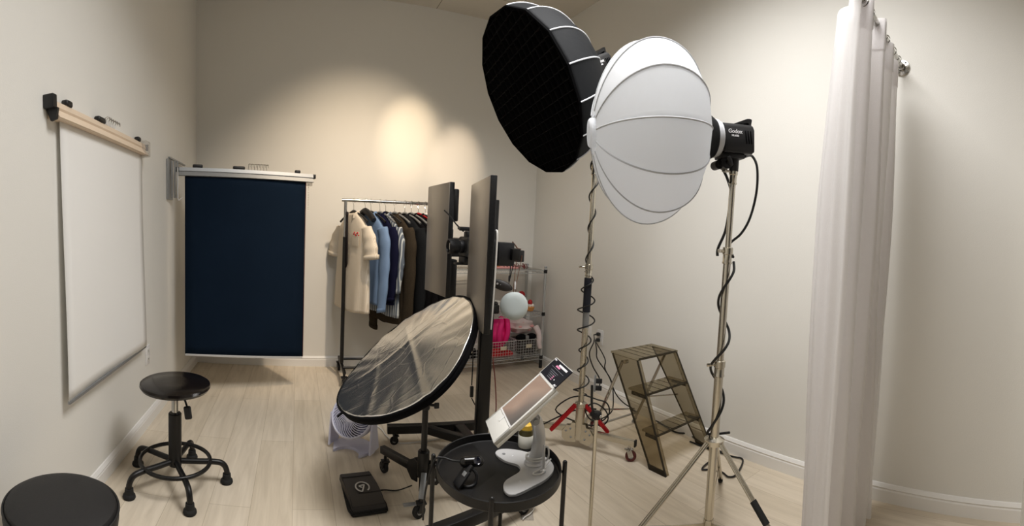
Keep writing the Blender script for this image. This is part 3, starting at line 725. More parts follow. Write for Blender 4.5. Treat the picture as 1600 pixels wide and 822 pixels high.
tag(obj('gift_box', MB().box((0, 0, 0.04), (0.09, 0.09, 0.08), bev=0.002).box((0, 0, 0.082), (0.094, 0.094, 0.016), bev=0.002), 'offwhite', loc=on_shelf(0.50, 0.2, zm)), 'small off-white box on the middle shelf behind the speaker', 'box')
# top shelf
zt = LV[2] + 0.012
tag(obj('acrylic_sheet', MB(MS).box((0.0, 0, 0.002), (0.84, 0.27, 0.004)), 'clear', loc=on_shelf(0.45, 0.155, zt)), 'thin clear sheet covering the top shelf', 'sheet')
zt += 0.0045
tag(obj('paper_tray', MB(MS).prism([(-0.14, -0.09), (0.14, -0.09), (0.15, 0.09), (-0.15, 0.09)], 0, 0.012, bev=0.002), 'pinkpaper', loc=on_shelf(0.50, 0.14, zt)), 'pink patterned tray on the top shelf', 'tray')
for i, (u, v) in enumerate(((0.55, 0.07), (0.64, 0.10), (0.71, 0.07), (0.76, 0.14))):
    r = thing('eyeglasses', ('dark red party glasses lying on the pink tray', 'second pair of dark red party glasses from the pink tray', 'third pair of dark red party glasses from the pink tray', 'pair of dark red party glasses nearest the right post of the shelf')[i], 'glasses', on_shelf(u, v, zt + 0.012 if i == 0 else zt), group='party glasses on the top shelf')
    mb = MB(Rz(i * 0.5))
    for s in (-1, 1): mb.torus((s * 0.03, 0, 0.018), 0.022, 0.003, axis=(0, -1, 0.25), n=20, m=6)
    mb.tube([(-0.008, 0, 0.02), (0, 0, 0.023), (0.008, 0, 0.02)], 0.0025, 6); obj('frame', mb, 'maroon', r)
    for s in (-1, 1): obj('temple', MB(Rz(i * 0.5)).tube(smooth([(s * 0.052, 0, 0.02), (s * 0.053, 0.05, 0.016), (s * 0.05, 0.09, 0.004)], 4), 0.002, 6), 'maroon', r)
r = thing('toy_bird', 'small yellow toy on the top shelf beside the monitor', 'toy', on_shelf(0.46, 0.10, zt + 0.0125))
obj('body', MB().ball((0, 0, 0.02), (0.028, 0.02, 0.02), n=16), 'yellow', r); obj('head', MB().ball((-0.014, 0, 0.046), 0.015, n=14), 'yellow', r); obj('beak', MB().ball((-0.03, 0, 0.045), (0.008, 0.007, 0.003), n=10), 'pastry', r)
tag(obj('storage_tray', MB(MS).box((0, 0, 0.03), (0.17, 0.12, 0.06), bev=0.008), 'clear', loc=on_shelf(0.14, 0.16, zt)), 'clear plastic box at the left of the top shelf', 'box')
tag(obj('plush_toy', MB(MS).ball((0, 0, 0.03), (0.10, 0.05, 0.03), n=20, fn=lump(0.1, 5, 9)), 'whip', loc=on_shelf(0.53, 0.22, zt + 0.0125)), 'small white plush lying behind the yellow toy on the top shelf', 'plush')

# ------------------------------------------------------------------ desk fan on the floor
def fan():
    c = onD(551, 652, 2.42); o = Vector((c.x, c.y, 0))
    r = thing('floor_fan', 'round pale lavender fan on the floor behind the reflector edge', 'fan', o)
    n = Vector((-0.50, -0.74, 0.44)).normalized(); fm = frame(n, (0, 0, 1), (0, 0, 0.19))
    R_ = 0.118
    obj('drum', MB(fm).lathe([(0.055, -0.13), (0.085, -0.115), (0.105, -0.07), (R_, -0.01), (R_ + 0.004, 0.012), (R_ - 0.002, 0.02), (R_ - 0.008, 0.016), (R_ - 0.010, -0.02), (0.09, -0.09), (0, -0.11)], n=48, caps=False), 'lav', r)
    mb = MB(fm)
    for k in range(34):
        a = 2 * PI * k / 34; pts = []
        for i in range(6):
            q = i / 5; rad = 0.034 + q * (R_ - 0.041); aa = a + 0.75 * q ** 1.3
            pts.append((rad * math.cos(aa), rad * math.sin(aa), 0.022 - 0.012 * q * q))
        mb.tube(pts, 0.0026, 6)
    obj('grille', mb, 'lav', r)
    obj('inner_shade_disc', MB(fm).lathe([(0, -0.062), (0.098, -0.06), (0.098, -0.056), (0, -0.056)], n=32), mat('fan_shadow_grey', (70, 70, 84), 0.6), r)  # added dark disc, paints the shade seen between the grille slats
    obj('hub', MB(fm).lathe([(0.036, 0.012), (0.036, 0.026), (0.03, 0.03), (0, 0.031)], n=28), 'lav', r)
    mb = MB(fm)
    for k in range(5):
        a0 = 2 * PI * k / 5
        mb.grid(lambda u, v: Vector(((0.03 + 0.07 * v) * math.cos(a0 + u * 0.9), (0.03 + 0.07 * v) * math.sin(a0 + u * 0.9), -0.045 + 0.022 * (u - 0.5))), 8, 5)
    obj('blade', mb, mat('fan_blade_grey', (120, 120, 150), 0.5), r, thick=0.002)
    # base: a flared cradle that hugs the drum, with a scooped front
    side = Vector((0, 0, 1)).cross(n).normalized(); fwd = Vector((n.x, n.y, 0)).normalized()
    poly = []
    for a in range(0, 181, 12):
        q = math.radians(a); poly.append((0.125 * math.cos(q), -0.10 * math.sin(q) - 0.02))
    for a in range(180, -1, -12):
        q = math.radians(a); poly.append((0.075 * math.cos(q), 0.075 - 0.08 * math.sin(q)))
    bm_ = Matrix((side, fwd, Vector((0, 0, 1)))).transposed().to_4x4()
    obj('base', MB(bm_).prism(poly, 0, 0.016, bev=0.003), 'lav', r)
    for s in (-1, 1):
        obj('support_arm', MB(bm_).prism([(-0.065, 0.0), (0.05, 0.0), (0.028, 0.18), (-0.022, 0.18)], 0, 0.012, Matrix(((0, 0, s, s * 0.118), (1, 0, 0, -0.01), (0, 1, 0, 0.012), (0, 0, 0, 1))), bev=0.003), 'lav', r)
fan()

# ------------------------------------------------------------------ pedal box on the floor
def pedal():
    o = Vector((0.310, 1.958, 0))
    r = thing('foot_pedal', 'charcoal foot pedal with a white spiral mark on the floor', 'pedal', o, math.radians(7))
    w, d = 0.080, 0.142
    mb = MB(); mb.prism([(-w, -d), (w, -d), (w + 0.008, -d + 0.05), (w - 0.012, d), (-w + 0.012, d), (-w - 0.008, -d + 0.05)], 0.0, 0.020, bev=0.006)
    obj('base', mb, 'rubber', r)
    side = [(-d + 0.006, 0.012), (d - 0.004, 0.012), (d - 0.012, 0.045), (0.01, 0.050), (-0.06, 0.046), (-d + 0.02, 0.034)]
    obj('heel_plate', MB(Matrix(((0, 0, 1, -w + 0.006), (1, 0, 0, 0), (0, 1, 0, 0), (0, 0, 0, 1)))).prism(side, 0, 2 * w - 0.012, bev=0.004), 'pedal', r)
    obj('groove', MB().box((0, d - 0.052, 0.0475), (2 * w - 0.018, 0.005, 0.004)), 'black', r)
    obj('groove', MB().box((0.02, -0.048, 0.0475), (w * 1.2, 0.0016, 0.003)), 'black', r)
    tilt = T(0.0, -0.008, 0.0525) @ Rx(math.radians(2))
    mb = MB(tilt)
    ring = [(0.030 * math.cos(math.radians(a)), 0.036 * math.sin(math.radians(a)), 0) for a in range(-55, 256, 8)]
    tri = [(ring[-1][0] + 0.002, ring[-1][1], 0), (0.012, 0.014, 0), (-0.014, 0.008, 0), (-0.004, -0.006, 0)]
    pl = ring + tri
    for a, b in zip(pl, pl[1:]): mb.bar(a, b, 0.0066, 0.0016)
    obj('spiral_mark', mb, 'lightgrey', r)
    obj('cable', MB().tube(smooth([(w - 0.01, -0.002, 0.02), (w + 0.03, 0.01, 0.012), (w + 0.09, 0.0, 0.006), (0.235, -0.02, 0.03)], 6), 0.003, 8), 'cableb', r)
pedal()

# ------------------------------------------------------------------ silver reflector and its stand
def reflector():
    c = onD(634, 552, 1.98)
    view = (c - EYE).normalized(); right = Vector((view.y, -view.x, 0)).normalized(); up = right.cross(view)
    n = (-view * 0.40 + (right * -0.66 + up * 0.75).normalized() * 0.917).normalized()
    major = right * 0.73 + up * 0.68; major = (major - n * major.dot(n)).normalized()
    minor = n.cross(major)
    fm = Matrix((major, minor, n)).transposed().to_4x4(); fm.translation = c
    R_ = 0.362
    r = thing('reflector', 'round crinkled silver reflector disc tilted on a black stand', 'reflector', mx=fm)
    def warp(x, y): return 0.05 * (x * x - y * y) / R_ + 0.008 * math.sin(9 * x + 4 * y)
    rn = random.Random(3)
    def face(u, v):
        a = 2 * PI * u; rad = R_ * v; x, y = rad * math.cos(a), rad * math.sin(a)
        z = warp(x, y)
        e = max(0, v - 0.45)
        z += 0.0035 * e * math.sin(a * 19 + 2 * v) * math.sin(a * 5) + 0.0006 * math.sin(x * 31 + y * 12)
        # long creases
        for (cx, cy, ang, h) in ((0.02, -0.05, 1.35, 0.007), (-0.17, 0.02, 1.2, 0.006), (0.05, 0.06, -0.15, 0.004)):
            dd = (x - cx) * math.sin(ang) - (y - cy) * math.cos(ang); z += 0.6 * h * math.exp(-(dd / 0.016) ** 2)
        return Vector((x, y, z))
    obj('silver_face', MB().grid(face, 160, 44, closed_u=True), 'silver', r, thick=0.002, sharp=80)
    obj('black_back', MB().grid(lambda u, v: Vector((R_ * v * math.cos(2 * PI * u), R_ * v * math.sin(2 * PI * u), warp(R_ * v * math.cos(2 * PI * u), R_ * v * math.sin(2 * PI * u)) - 0.030)), 64, 8, closed_u=True), 'blk_cl', r, thick=0.002)
    pts = []
    for i in range(96):
        a = 2 * PI * i / 96; x, y = (R_ + 0.004) * math.cos(a), (R_ + 0.004) * math.sin(a); pts.append((x, y, warp(x, y) - 0.004))
    obj('rim', MB().tube(pts, 0.006, 8, closed=True), 'blk_cl', r)
    obj('edge_band', MB().grid(lambda u, v: Vector(((R_ + 0.005) * math.cos(2 * PI * u), (R_ + 0.005) * math.sin(2 * PI * u), warp(R_ * math.cos(2 * PI * u), R_ * math.sin(2 * PI * u)) - 0.004 - 0.030 * v)), 96, 2, closed_u=True), 'blk_cl', r, thick=0.003)
    a = math.radians(196); x, y = (R_ + 0.02) * math.cos(a), (R_ + 0.02) * math.sin(a)
    obj('tab', MB().box((x, y, warp(x, y)), (0.03, 0.016, 0.004), bev=0.001), 'blk_cl', r)
    return c, n, fm
RC, RN, RF = reflector()
def reflector_stand():
    p = Vector((0.565, 1.865, 0)); o = p
    r = thing('reflector_stand', 'black wheeled light stand holding up the silver reflector', 'stand', o)
    top = 0.60
    obj('lower_tube', MB().rod((0, 0, 0.06), (0, 0, 0.24), 0.0165, 16), 'blackm', r)
    obj('column', MB().rod((0, 0, 0.2), (0, 0, 0.455), 0.0135, 16), 'blackm', r)
    obj('upper_tube', MB().rod((0, 0, 0.43), (0, 0, top), 0.011, 16), 'blackm', r)
    cl = obj('collar', MB().lathe([(0.018, 0.43), (0.02, 0.434), (0.02, 0.472), (0.017, 0.476)], n=18), 'black', r)
    k = MB(); kd = Vector((0.85, -0.5, 0)); k.M = T(0, 0, 0.452); k.rod(kd * 0.016, kd * 0.042, 0.006, 10); k.box(kd * 0.05, (0.022, 0.012, 0.026), bev=0.004)
    obj('knob', k, 'black', cl)
    # hub with three bracket plates and square legs
    hub = MB(); hub.lathe([(0.024, 0.13), (0.026, 0.135), (0.026, 0.24), (0.022, 0.245)], n=18); obj('hub', hub, 'blackm', r)
    for ang, L, zz in ((math.radians(112), 0.33, 0.142), (math.radians(-5), 0.20, 0.142)):
        d = Vector((math.cos(ang), math.sin(ang), 0))
        side = Vector((-d.y, d.x, 0))
        br = MB()
        for s in (-1, 1): br.prism([(0.02, -0.045), (0.06, -0.05), (0.095, -0.02), (0.085, 0.03), (0.05, 0.05), (0.02, 0.045)], -0.0025, 0.0025, Matrix((d, Vector((0, 0, 1)), side)).transposed().to_4x4() @ T(0, zz, s * 0.016))
        bo = obj('bracket', br, 'blackm', r)
        for (q, z_) in ((0.05, -0.025), (0.075, 0.0), (0.055, 0.032)): obj('bolt', MB().ball(d * q - side * 0.02 + Vector((0, 0, zz + z_)), 0.006, n=8), 'greym', bo)
        lg = obj('leg', MB().bar(d * 0.05 + Vector((0, 0, zz)), d * L + Vector((0, 0, zz - 0.030)), 0.028, 0.036, 0.003), 'blackm', r)
        e = d * (L - 0.03)
        caster(r, 'caster', (e.x + o.x, e.y + o.y, 0), 0.03, ('black', 'rubber'), o, yaw=ang)
    # front leg, stowed nearly straight down towards the viewer
    f = Vector((0.535, 1.775, 0)) - o
    obj('leg', MB().bar((0, -0.02, 0.15), f + Vector((0, 0, 0.075)), 0.024, 0.03, 0.003), 'greym', r)
    caster(r, 'caster', (f.x + o.x, f.y + o.y, 0), 0.030, ('black', 'rubber'), o, yaw=math.radians(200))
    obj('brake_tab', MB().box(f + Vector((-0.05, 0.0, 0.062)), (0.055, 0.024, 0.006), Rz(0.0), bev=0.002), 'greym', r)
    # holder head and arm
    hd = obj('clamp_head', MB().box((0, 0, top - 0.01), (0.05, 0.05, 0.05), bev=0.012), 'black', r)
    ax = (RC + RN * -0.05) - o
    ar = MB(); ar.rod((0, 0, top), ax, 0.009, 12); obj('arm', ar, 'blackm', hd)
    h = onD(682, 592, 1.92) - o
    g = MB(); g.rod((0, 0, top - 0.015), h, 0.007, 12); obj('arm', g, 'blackm', hd)
    g = MB(); dd = Vector((0.8, -0.35, -0.35)).normalized(); g.rod(h - dd * 0.03, h + dd * 0.05, 0.0135, 14); g.ball(h + dd * 0.05, 0.017, n=12); obj('grip', g, 'rubber', hd)
reflector_stand()

# ------------------------------------------------------------------ television stand, monitors, camera
PX, PY = 0.925, 2.05
def tv_stand():
    o = Vector((PX, PY, 0))
    r = thing('monitor_stand', 'tall black wheeled monitor stand behind the round table', 'stand', o)
    obj('post', world(o).box((PX - 0.008, PY, 0.72), (0.060, 0.05, 1.30), bev=0.004), 'blackm', r)
    gr = obj('cable_channel', world(o).box((PX - 0.04, PY, 0.66), (0.008, 0.02, 1.1), bev=0.001), 'black', r)
    for y, xs, xe, ye in ((2.44, 0.52, 1.20, 2.37), (1.53, 0.48, 1.02, 1.67)):
        lg = obj('leg', world(o).bar((xs, y, 0.092), (xe, ye, 0.092), 0.045, 0.046, 0.004), 'blackm', r)
        for x, yy in ((xs + 0.05, y + (ye - y) * 0.07), (xe - 0.05, ye - (ye - y) * 0.07)): caster(r, 'caster', (x, yy, 0), 0.0245, ('black', 'rubber'), o, yaw=PI)
    obj('cross_beam', world(o).box((PX, (2.40 + 1.65) / 2, 0.092), (0.06, 2.40 - 1.65 - 0.05, 0.046), bev=0.004), 'blackm', r)
    obj('brace', world(o).bar((0.74, 2.405, 0.092), (PX, 2.20, 0.092), 0.04, 0.045, 0.004), 'blackm', r)
    obj('brace', world(o).bar((0.76, 1.60, 0.092), (PX, 1.78, 0.092), 0.04, 0.045, 0.004), 'blackm', r)
    obj('cross_arm', world(o).bar((PX - 0.03, 1.72, 1.12), (PX - 0.03, 2.48, 1.15), 0.04, 0.05, 0.004), 'blackm', r)
    for y in (1.79, 2.42):
        obj('mount_plate', world(o).bar((PX - 0.03, y, 1.12), (0.82, y, 1.12), 0.10, 0.10, 0.004), 'black', r)
tv_stand()
def monitor(name, far, near, z0, z1, label, bumps, cable=False):
    far, near = Vector(far), Vector(near); d = near - far; L = d.length; d.normalize()
    n = Vector((d.y, -d.x, 0))
    if n.x > 0: n = -n
    zc = (z0 + z1) / 2; h = z1 - z0
    fm = Matrix((d, Vector((0, 0, 1)), n)).transposed().to_4x4(); fm.translation = (far + near) / 2 + Vector((0, 0, zc))
    r = thing(name, label, 'monitor', mx=fm)
    obj('housing', MB().box((0, 0, -0.014), (L, h, 0.026), bev=0.003), 'bezel', r)
    obj('screen', MB().box((0, 0, 0.0), (L - 0.006, h - 0.006, 0.004), bev=0.001), 'screen', r)
    for (y0, y1, dep, xx) in bumps: obj('back_housing', MB().box((xx, (y0 + y1) / 2, -0.027 - dep / 2), (L * 0.55, y1 - y0, dep), bev=0.008), 'bezel', r)
    obj('mount_plate', MB().box((0, 0, -0.05), (0.12, 0.12, 0.05), bev=0.004), 'black', r)
    vs = MB()
    for i in range(24): vs.box((L / 2 - 0.0008, -h * 0.42 + i * h * 0.035, -0.02), (0.003, h * 0.022, 0.006))
    obj('vent', vs, 'black', r)
    if cable:
        obj('cable', MB().tube(smooth([(L / 2 - 0.02, h * 0.16, -0.035), (L / 2 - 0.006, h * 0.12, -0.038), (L / 2 - 0.006, -h * 0.2, -0.036), (L / 2 - 0.012, -h * 0.47, -0.032)], 6), 0.0035, 8), 'cablew', r)
monitor('display_monitor', (0.777, 1.972, 0), (0.702, 1.592, 0), 0.815, 1.425, 'tall portrait monitor nearest the viewer, in front of the camera rig', ((-0.2, 0.2, 0.03, -0.05),), cable=True)
monitor('display_monitor', (0.752, 2.594, 0), (0.772, 2.264, 0), 0.858, 1.464, 'portrait monitor farther back, beside the hanging clothes', ((0.10, 0.27, 0.03, 0.072), (-0.30, -0.10, 0.035, 0.072)))
def camera_rig():
    c = Vector((0.80, 2.115, 1.135)); o = c
    r = thing('photo_camera', 'black camera pointing left between the two monitors', 'camera', o)
    obj('body', MB().box((0.035, 0, 0.0), (0.07, 0.13, 0.10), bev=0.010, seg=3), 'black', r)
    obj('viewfinder_hump', MB().box((0.035, 0, 0.06), (0.05, 0.05, 0.035), bev=0.008), 'black', r)
    fm = frame((-1, 0, 0), (0, 0, 1), (0, 0, 0))
    ln = obj('lens', MB(fm).lathe([(0.032, 0), (0.034, 0.004), (0.034, 0.02), (0.031, 0.022), (0.034, 0.026), (0.034, 0.055), (0.037, 0.06), (0.037, 0.075), (0.031, 0.076), (0.029, 0.062)], n=32, caps=False), 'black', r)
    obj('front_glass', MB(fm).lathe([(0.03, 0.06), (0.026, 0.066), (0.014, 0.069), (0, 0.07)], n=24), 'lens', ln)
    mb = MB(fm)
    for i in range(28): mb.box((0.0345 * math.cos(i * 2 * PI / 28), 0.0345 * math.sin(i * 2 * PI / 28), 0.04), (0.003, 0.003, 0.02))
    obj('focus_ring', mb, 'rubber', ln)
    hs = MB(); hs.box((0.03, 0, 0.088), (0.10, 0.03, 0.02), bev=0.004); hs.box((0.0, 0.03, 0.09), (0.02, 0.06, 0.012), bev=0.002)
    obj('hot_shoe', hs, 'black', r)
    obj('cable', MB().tube(smooth([(0.02, 0.05, 0.075), (-0.01, 0.08, 0.11), (-0.03, 0.12, 0.15), (-0.05, 0.16, 0.18)], 5), 0.004, 8), 'cableb', r)
    obj('cable', MB().tube(smooth([(0.06, -0.03, 0.05), (0.05, -0.045, 0.12), (0.075, -0.05, 0.14), (0.095, -0.05, 0.08)], 5), 0.004, 8), 'cableb', r)
    gb = MB(); gb.box((0.03, 0.0, -0.065), (0.07, 0.08, 0.03), bev=0.005); gb.box((0.02, 0.02, -0.085), (0.10, 0.05, 0.012), bev=0.003); gb.rod((0.09, -0.02, -0.07), (0.125, -0.03, -0.01), 0.012, 10)
    obj('tripod_head', gb, 'black', r)
camera_rig()
def clamp():
    c = onY(790, 398, 1.98); o = c
    r = thing('camera_accessory_arm', 'black ribbed accessory arm sticking out right of the near monitor', 'camera arm', o)
    zz = 0.0
    obj('knob', MB(frame((1, -0.15, 0), (0, 0, 1), (-0.05, 0.02, 0.0))).lathe([(0.028, -0.03), (0.03, -0.027), (0.03, 0.012), (0.027, 0.015), (0, 0.016)], n=24), 'black', r)
    rb = MB()
    for i in range(5): rb.box((-0.022 + i * 0.013, 0, 0.0), (0.010, 0.05, 0.052 - 0.002 * i), bev=0.003)
    rb.box((0.0, 0, 0), (0.08, 0.04, 0.04), bev=0.004); obj('ribbed_body', rb, 'black', r)
    obj('battery_block', MB().box((0.064, -0.008, -0.004), (0.044, 0.05, 0.056), bev=0.004), 'black', r)
    obj('rod', MB().rod((-0.14, 0.05, 0.03), (0.035, 0.0, 0.035), 0.006, 10), 'blackm', r)
    obj('drop_bracket', MB().box((-0.075, 0.06, -0.05), (0.03, 0.03, 0.13), bev=0.003), 'black', r)
    # strap and round speaker, and the remote
    ox = 0.044
    s = onY(803, 478, c.y - 0.05); so = s
    sp_r = 0.068
    v = (EYE - s); v.z = 0; v.normalize()
    sk = thing('round_speaker', 'round pale blue-grey speaker hanging on a brown cord', 'speaker', so)
    fm = frame(v + Vector((0, 0, 0.12)), (0, 0, 1))
    obj('shell', MB(fm).lathe([(0, -0.022), (sp_r * 0.8, -0.021), (sp_r * 0.97, -0.012), (sp_r, 0.0), (sp_r * 0.97, 0.012), (sp_r * 0.84, 0.020), (sp_r * 0.5, 0.0225), (0, 0.023)], n=48), 'seafoam', sk)
    top = c - so
    cd = MB()
    a = Vector((-0.006, 0, sp_r - 0.004)); b = Vector((0.006, 0, sp_r - 0.004))
    tp = Vector((top.x + 0.042, top.y - 0.038, top.z + 0.034))
    cd.tube(smooth([a, a + Vector((0, 0, 0.05)), tp + Vector((0.0, 0, -0.03)), tp], 4), 0.0016, 6)
    cd.tube(smooth([b, b + Vector((0.002, 0, 0.05)), tp + Vector((0.026, 0, -0.05)), tp + Vector((0.026, 0, -0.034))], 4), 0.0016, 6)
    cd.tube(smooth([tp + Vector((-0.028, 0, 0.03)), tp + Vector((-0.01, 0, 0.012)), tp, tp + Vector((0.02, 0, -0.004))], 4), 0.003, 6)
    obj('cord', cd, 'brownlea', sk)
    obj('cord_lock', MB().lathe([(0.0045, sp_r + 0.012), (0.005, sp_r + 0.016), (0.005, sp_r + 0.044), (0.0045, sp_r + 0.048)], n=12), 'white', sk)
    q = onY(784, 446, c.y - 0.02)
    rm = thing('remote_control', 'black oval remote hanging beside the near monitor', 'remote', q)
    fr = frame(v + Vector((0.0, 0, 0.1)), (0, 0, 1)) @ Rz(math.radians(-17))
    obj('case', MB(fr).ball((0, 0, 0), (0.054, 0.024, 0.011), n=28), 'pedal', rm)
    bt = MB(fr)
    for x in (-0.022, -0.006): bt.lathe([(0.005, 0.006), (0.005, 0.0105), (0, 0.011)], T(x, 0.001, 0), 14)
    obj('button', bt, 'lightgrey', rm)
    lb = MB(fr)
    for i in range(3): lb.box((0.014 + i * 0.005, 0.0, 0.0092 - i * 0.0004), (0.0025, 0.011, 0.0008))
    obj('printed_label', lb, 'whiteink', rm)
    st = MB(); p0 = c - q
    st.tube(smooth([p0 + Vector((0.012, -0.034, -0.03)), Vector((0.036, -0.01, 0.045)), Vector((0.034, -0.008, 0.02)), Vector((0.036, -0.005, -0.004))], 5), 0.0022, 6)
    st.tube(smooth([p0 + Vector((0.03, -0.034, -0.03)), Vector((0.04, -0.01, 0.045)), Vector((0.034, -0.008, 0.02))], 5), 0.0022, 6)
    st.lathe([(0.004, 0.02), (0.0045, 0.024), (0.0045, 0.044), (0.003, 0.048)], T(0.0345, -0.008, 0), 10)
    obj('wrist_strap', st, 'black', rm)
clamp()
def cable(name, pts, r, m, label, n=6, cat='cable', group=None):
    o = Vector(pts[0])
    ob = obj(name, world(o).tube(smooth(pts, n), r, 8), m, loc=o); return tag(ob, label, cat, group)
o = Vector((0.83, 2.2, 0.5))
r = thing('inline_switch_cable', 'black cable with an inline switch hanging left of the monitor post', 'cable', o)
a = [onD(x, y, 2.36) for x, y in ((738, 520), (739, 560), (737, 602))]; b = [onD(x, y, 2.36) for x, y in ((737, 622), (742, 632), (748, 640))]
obj('cord', world(o).tube(smooth(a, 5), 0.0035, 8).tube(smooth(b, 5), 0.003, 8), 'cableb', r)
obj('switch', world(o).box(onD(737, 612, 2.36), (0.018, 0.018, 0.06), bev=0.005), 'black', r)
cable('power_cable', [onD(x, y, 2.22) for x, y in ((770, 560), (774, 600), (775, 640), (771, 665))], 0.003, 'redwire', 'thin dark red cable hanging right of the monitor post')
cable('floor_cable', [onZ(x, y, 0.006) for x, y in ((585, 662), (597, 672), (603, 680), (620, 692), (660, 690), (700, 684), (735, 686))], 0.004, 'cablew', 'white cable running over the floor beneath the monitor stand leg')

# ------------------------------------------------------------------ round side table and what stands on it
TC = Vector((0.635, 1.268, 0)); TZ = 0.45; TRX = 0.199
vd = Vector((TC.x, TC.y, 0)).normalized()
TM = Matrix((Vector((vd.y, -vd.x, 0)), vd, Vector((0, 0, 1)))).transposed().to_4x4()
def table():
    r = thing('tray_table', 'round black metal tray table carrying the tablet stand', 'table', TC)
    obj('tray', MB(TM @ Matrix.Diagonal((1, 1.1, 1, 1))).lathe([(0, TZ - 0.004), (TRX - 0.004, TZ - 0.004), (TRX, TZ), (TRX, TZ + 0.026), (TRX - 0.002, TZ + 0.028), (TRX - 0.004, TZ + 0.026), (TRX - 0.004, TZ + 0.002), (TRX - 0.008, TZ), (0, TZ)], n=96), 'blackg' if False else 'blackm', r, sharp=25)
    for a, k in ((186, 1.0), (-4, 1.0), (266, 1.1), (86, 1.1)):
        q = math.radians(a); e = TM @ Vector(((TRX + 0.010) * math.cos(q), (TRX + 0.010) * math.sin(q) * 1.1, 0))
        lg = obj('leg', MB().tube([e, e + Vector((0, 0, TZ + 0.042))], 0.0075, 12).ball(e + Vector((0, 0, TZ + 0.042)), 0.0078, n=10), 'blackm', r)
        obj('rivet', MB().rod(e * 1.0 + Vector((0, 0, TZ + 0.012)), e * 0.955 + Vector((0, 0, TZ + 0.012)), 0.005, 8), 'blackm', lg)
    ring = MB(TM); ring.torus((0, 0, 0.12), TRX - 0.002, 0.006, n=56, m=8, sy=1.1)
table()
tz = TZ + 0.001
def tablet_stand():
    b = onZ(833, 728, tz)
    r = thing('tablet_stand', 'silver tablet stand with a kidney-shaped base on the black tray', 'tablet stand', b)
    outl = [onZ(x, y, tz) - b for x, y in ((774, 712), (782, 705), (805, 706), (828, 711), (850, 716), (863, 728), (864, 740), (852, 753), (832, 764), (812, 774), (797, 777), (787, 769), (788, 757), (797, 750), (810, 742), (813, 736), (808, 729), (790, 724))]
    P = smooth(outl, 4, closed=True)
    obj('base_plate', MB().prism([(p.x, p.y) for p in P], 0, 0.008, bev=0.0012), 'alu', r, sharp=30)
    for x, y in ((801, 716), (813, 756)): obj('mark', MB().lathe([(0.003, 0.008), (0.003, 0.0088), (0, 0.009)], T(*((onZ(x, y, tz) - b).xy.to_3d())), 10), 'whiteink', r)
    obj('cable_hole', MB(T(*((onZ(787, 713, tz) - b).xy.to_3d()))).lathe([(0.006, 0.008), (0.006, 0.009), (0.003, 0.0092)], n=16), 'greym', r)
    # curved arm
    s = Vector((-math.sin(math.radians(15)), -math.cos(math.radians(15)), 0))       # short edge, towards the viewer
    l = Vector((math.cos(math.radians(42)) * s.y * -1, math.cos(math.radians(42)) * s.x, math.sin(math.radians(42))))
    n = s.cross(l).normalized()
    if n.z < 0: n = -n
    ct = onD(812, 636, 1.385)
    piv = onD(833, 652, 1.42) - b
    pts = smooth([(0, 0, 0.006), (0.012, -0.002, 0.05), (0.016, -0.002, 0.10), (piv.x * 0.5 + 0.008, piv.y * 0.5, piv.z * 0.88), tuple(piv)], 6)
    bb = MB(); k = len(pts)
    rings = []
    bm2 = bmesh.new()
    for i, p in enumerate(pts):
        tdir = (Vector(pts[min(i + 1, k - 1)]) - Vector(pts[max(i - 1, 0)])).normalized()
        sd = s - tdir * s.dot(tdir); sd.normalize(); fd = tdir.cross(sd)
        w, th = 0.023, 0.018
        rings.append([bm2.verts.new(Vector(p) + sd * w * math.copysign(abs(math.cos(q)) ** 0.5, math.cos(q)) + fd * th * math.copysign(abs(math.sin(q)) ** 0.5, math.sin(q))) for q in [2 * PI * j / 20 for j in range(20)]])
    for i in range(k - 1):
        for j in range(20): bm2.faces.new((rings[i][j], rings[i][(j + 1) % 20], rings[i + 1][(j + 1) % 20], rings[i + 1][j]))
    bm2.faces.new(rings[0][::-1]); bm2.faces.new(rings[-1]); bb.add(bm2)
    arm = obj('arm', bb, 'alu', r)
    obj('collar', MB().lathe([(0.03, 0.008), (0.031, 0.012), (0.026, 0.018), (0, 0.018)], n=24), 'alu', r)
    obj('hinge', MB().rod(piv - s * 0.03, piv + s * 0.034, 0.013, 16).rod(piv + s * 0.034, piv + s * 0.038, 0.008, 12), 'greym', arm)
    st = onZ(848, 742, tz) - b
    hk = MB(); hk.lathe([(0.010, 0.008), (0.010, 0.016), (0.004, 0.02), (0.004, 0.095), (0.0, 0.098)], T(st.x, st.y, 0), 14)
    obj('cable_post', hk, 'alu', r)
    obj('post_loop', MB().tube(smooth([(st.x, st.y, 0.09), (st.x + 0.012, st.y - 0.004, 0.088), (st.x + 0.014, st.y - 0.006, 0.06), (st.x + 0.006, st.y - 0.003, 0.045)], 5), 0.003, 8), 'alu', r)
    # the white frame that holds the tablet
    hl, hs = 0.118, 0.080
    fm = Matrix((s, l, n)).transposed().to_4x4(); fm.translation = ct - b
    obj('holder_back', MB(fm).box((0, 0, -0.010), (2 * hs, 2 * hl, 0.012), bev=0.003), 'offwhite', r)
    obj('pivot_plate', MB(fm).box((0.03, 0.0, -0.024), (0.05, 0.09, 0.02), bev=0.004), 'offwhite', r)
    # tablet: a thing of its own held by the frame
    tb = thing('tablet_computer', 'white framed tablet tilted on the silver stand', 'tablet', ct)
    fm2 = fm.copy(); fm2.translation = Vector((0, 0, 0))
    bz = MB(fm2)
    bz.box((0, hl - 0.004, 0.001), (2 * hs, 0.008, 0.010), bev=0.001); bz.box((0, -hl + 0.031, 0.001), (2 * hs, 0.062, 0.010), bev=0.001)
    for q in (-1, 1): bz.box((q * (hs - 0.005), 0, 0.001), (0.010, 2 * hl, 0.010), bev=0.001)
    obj('frame', bz, 'offwhite', tb)
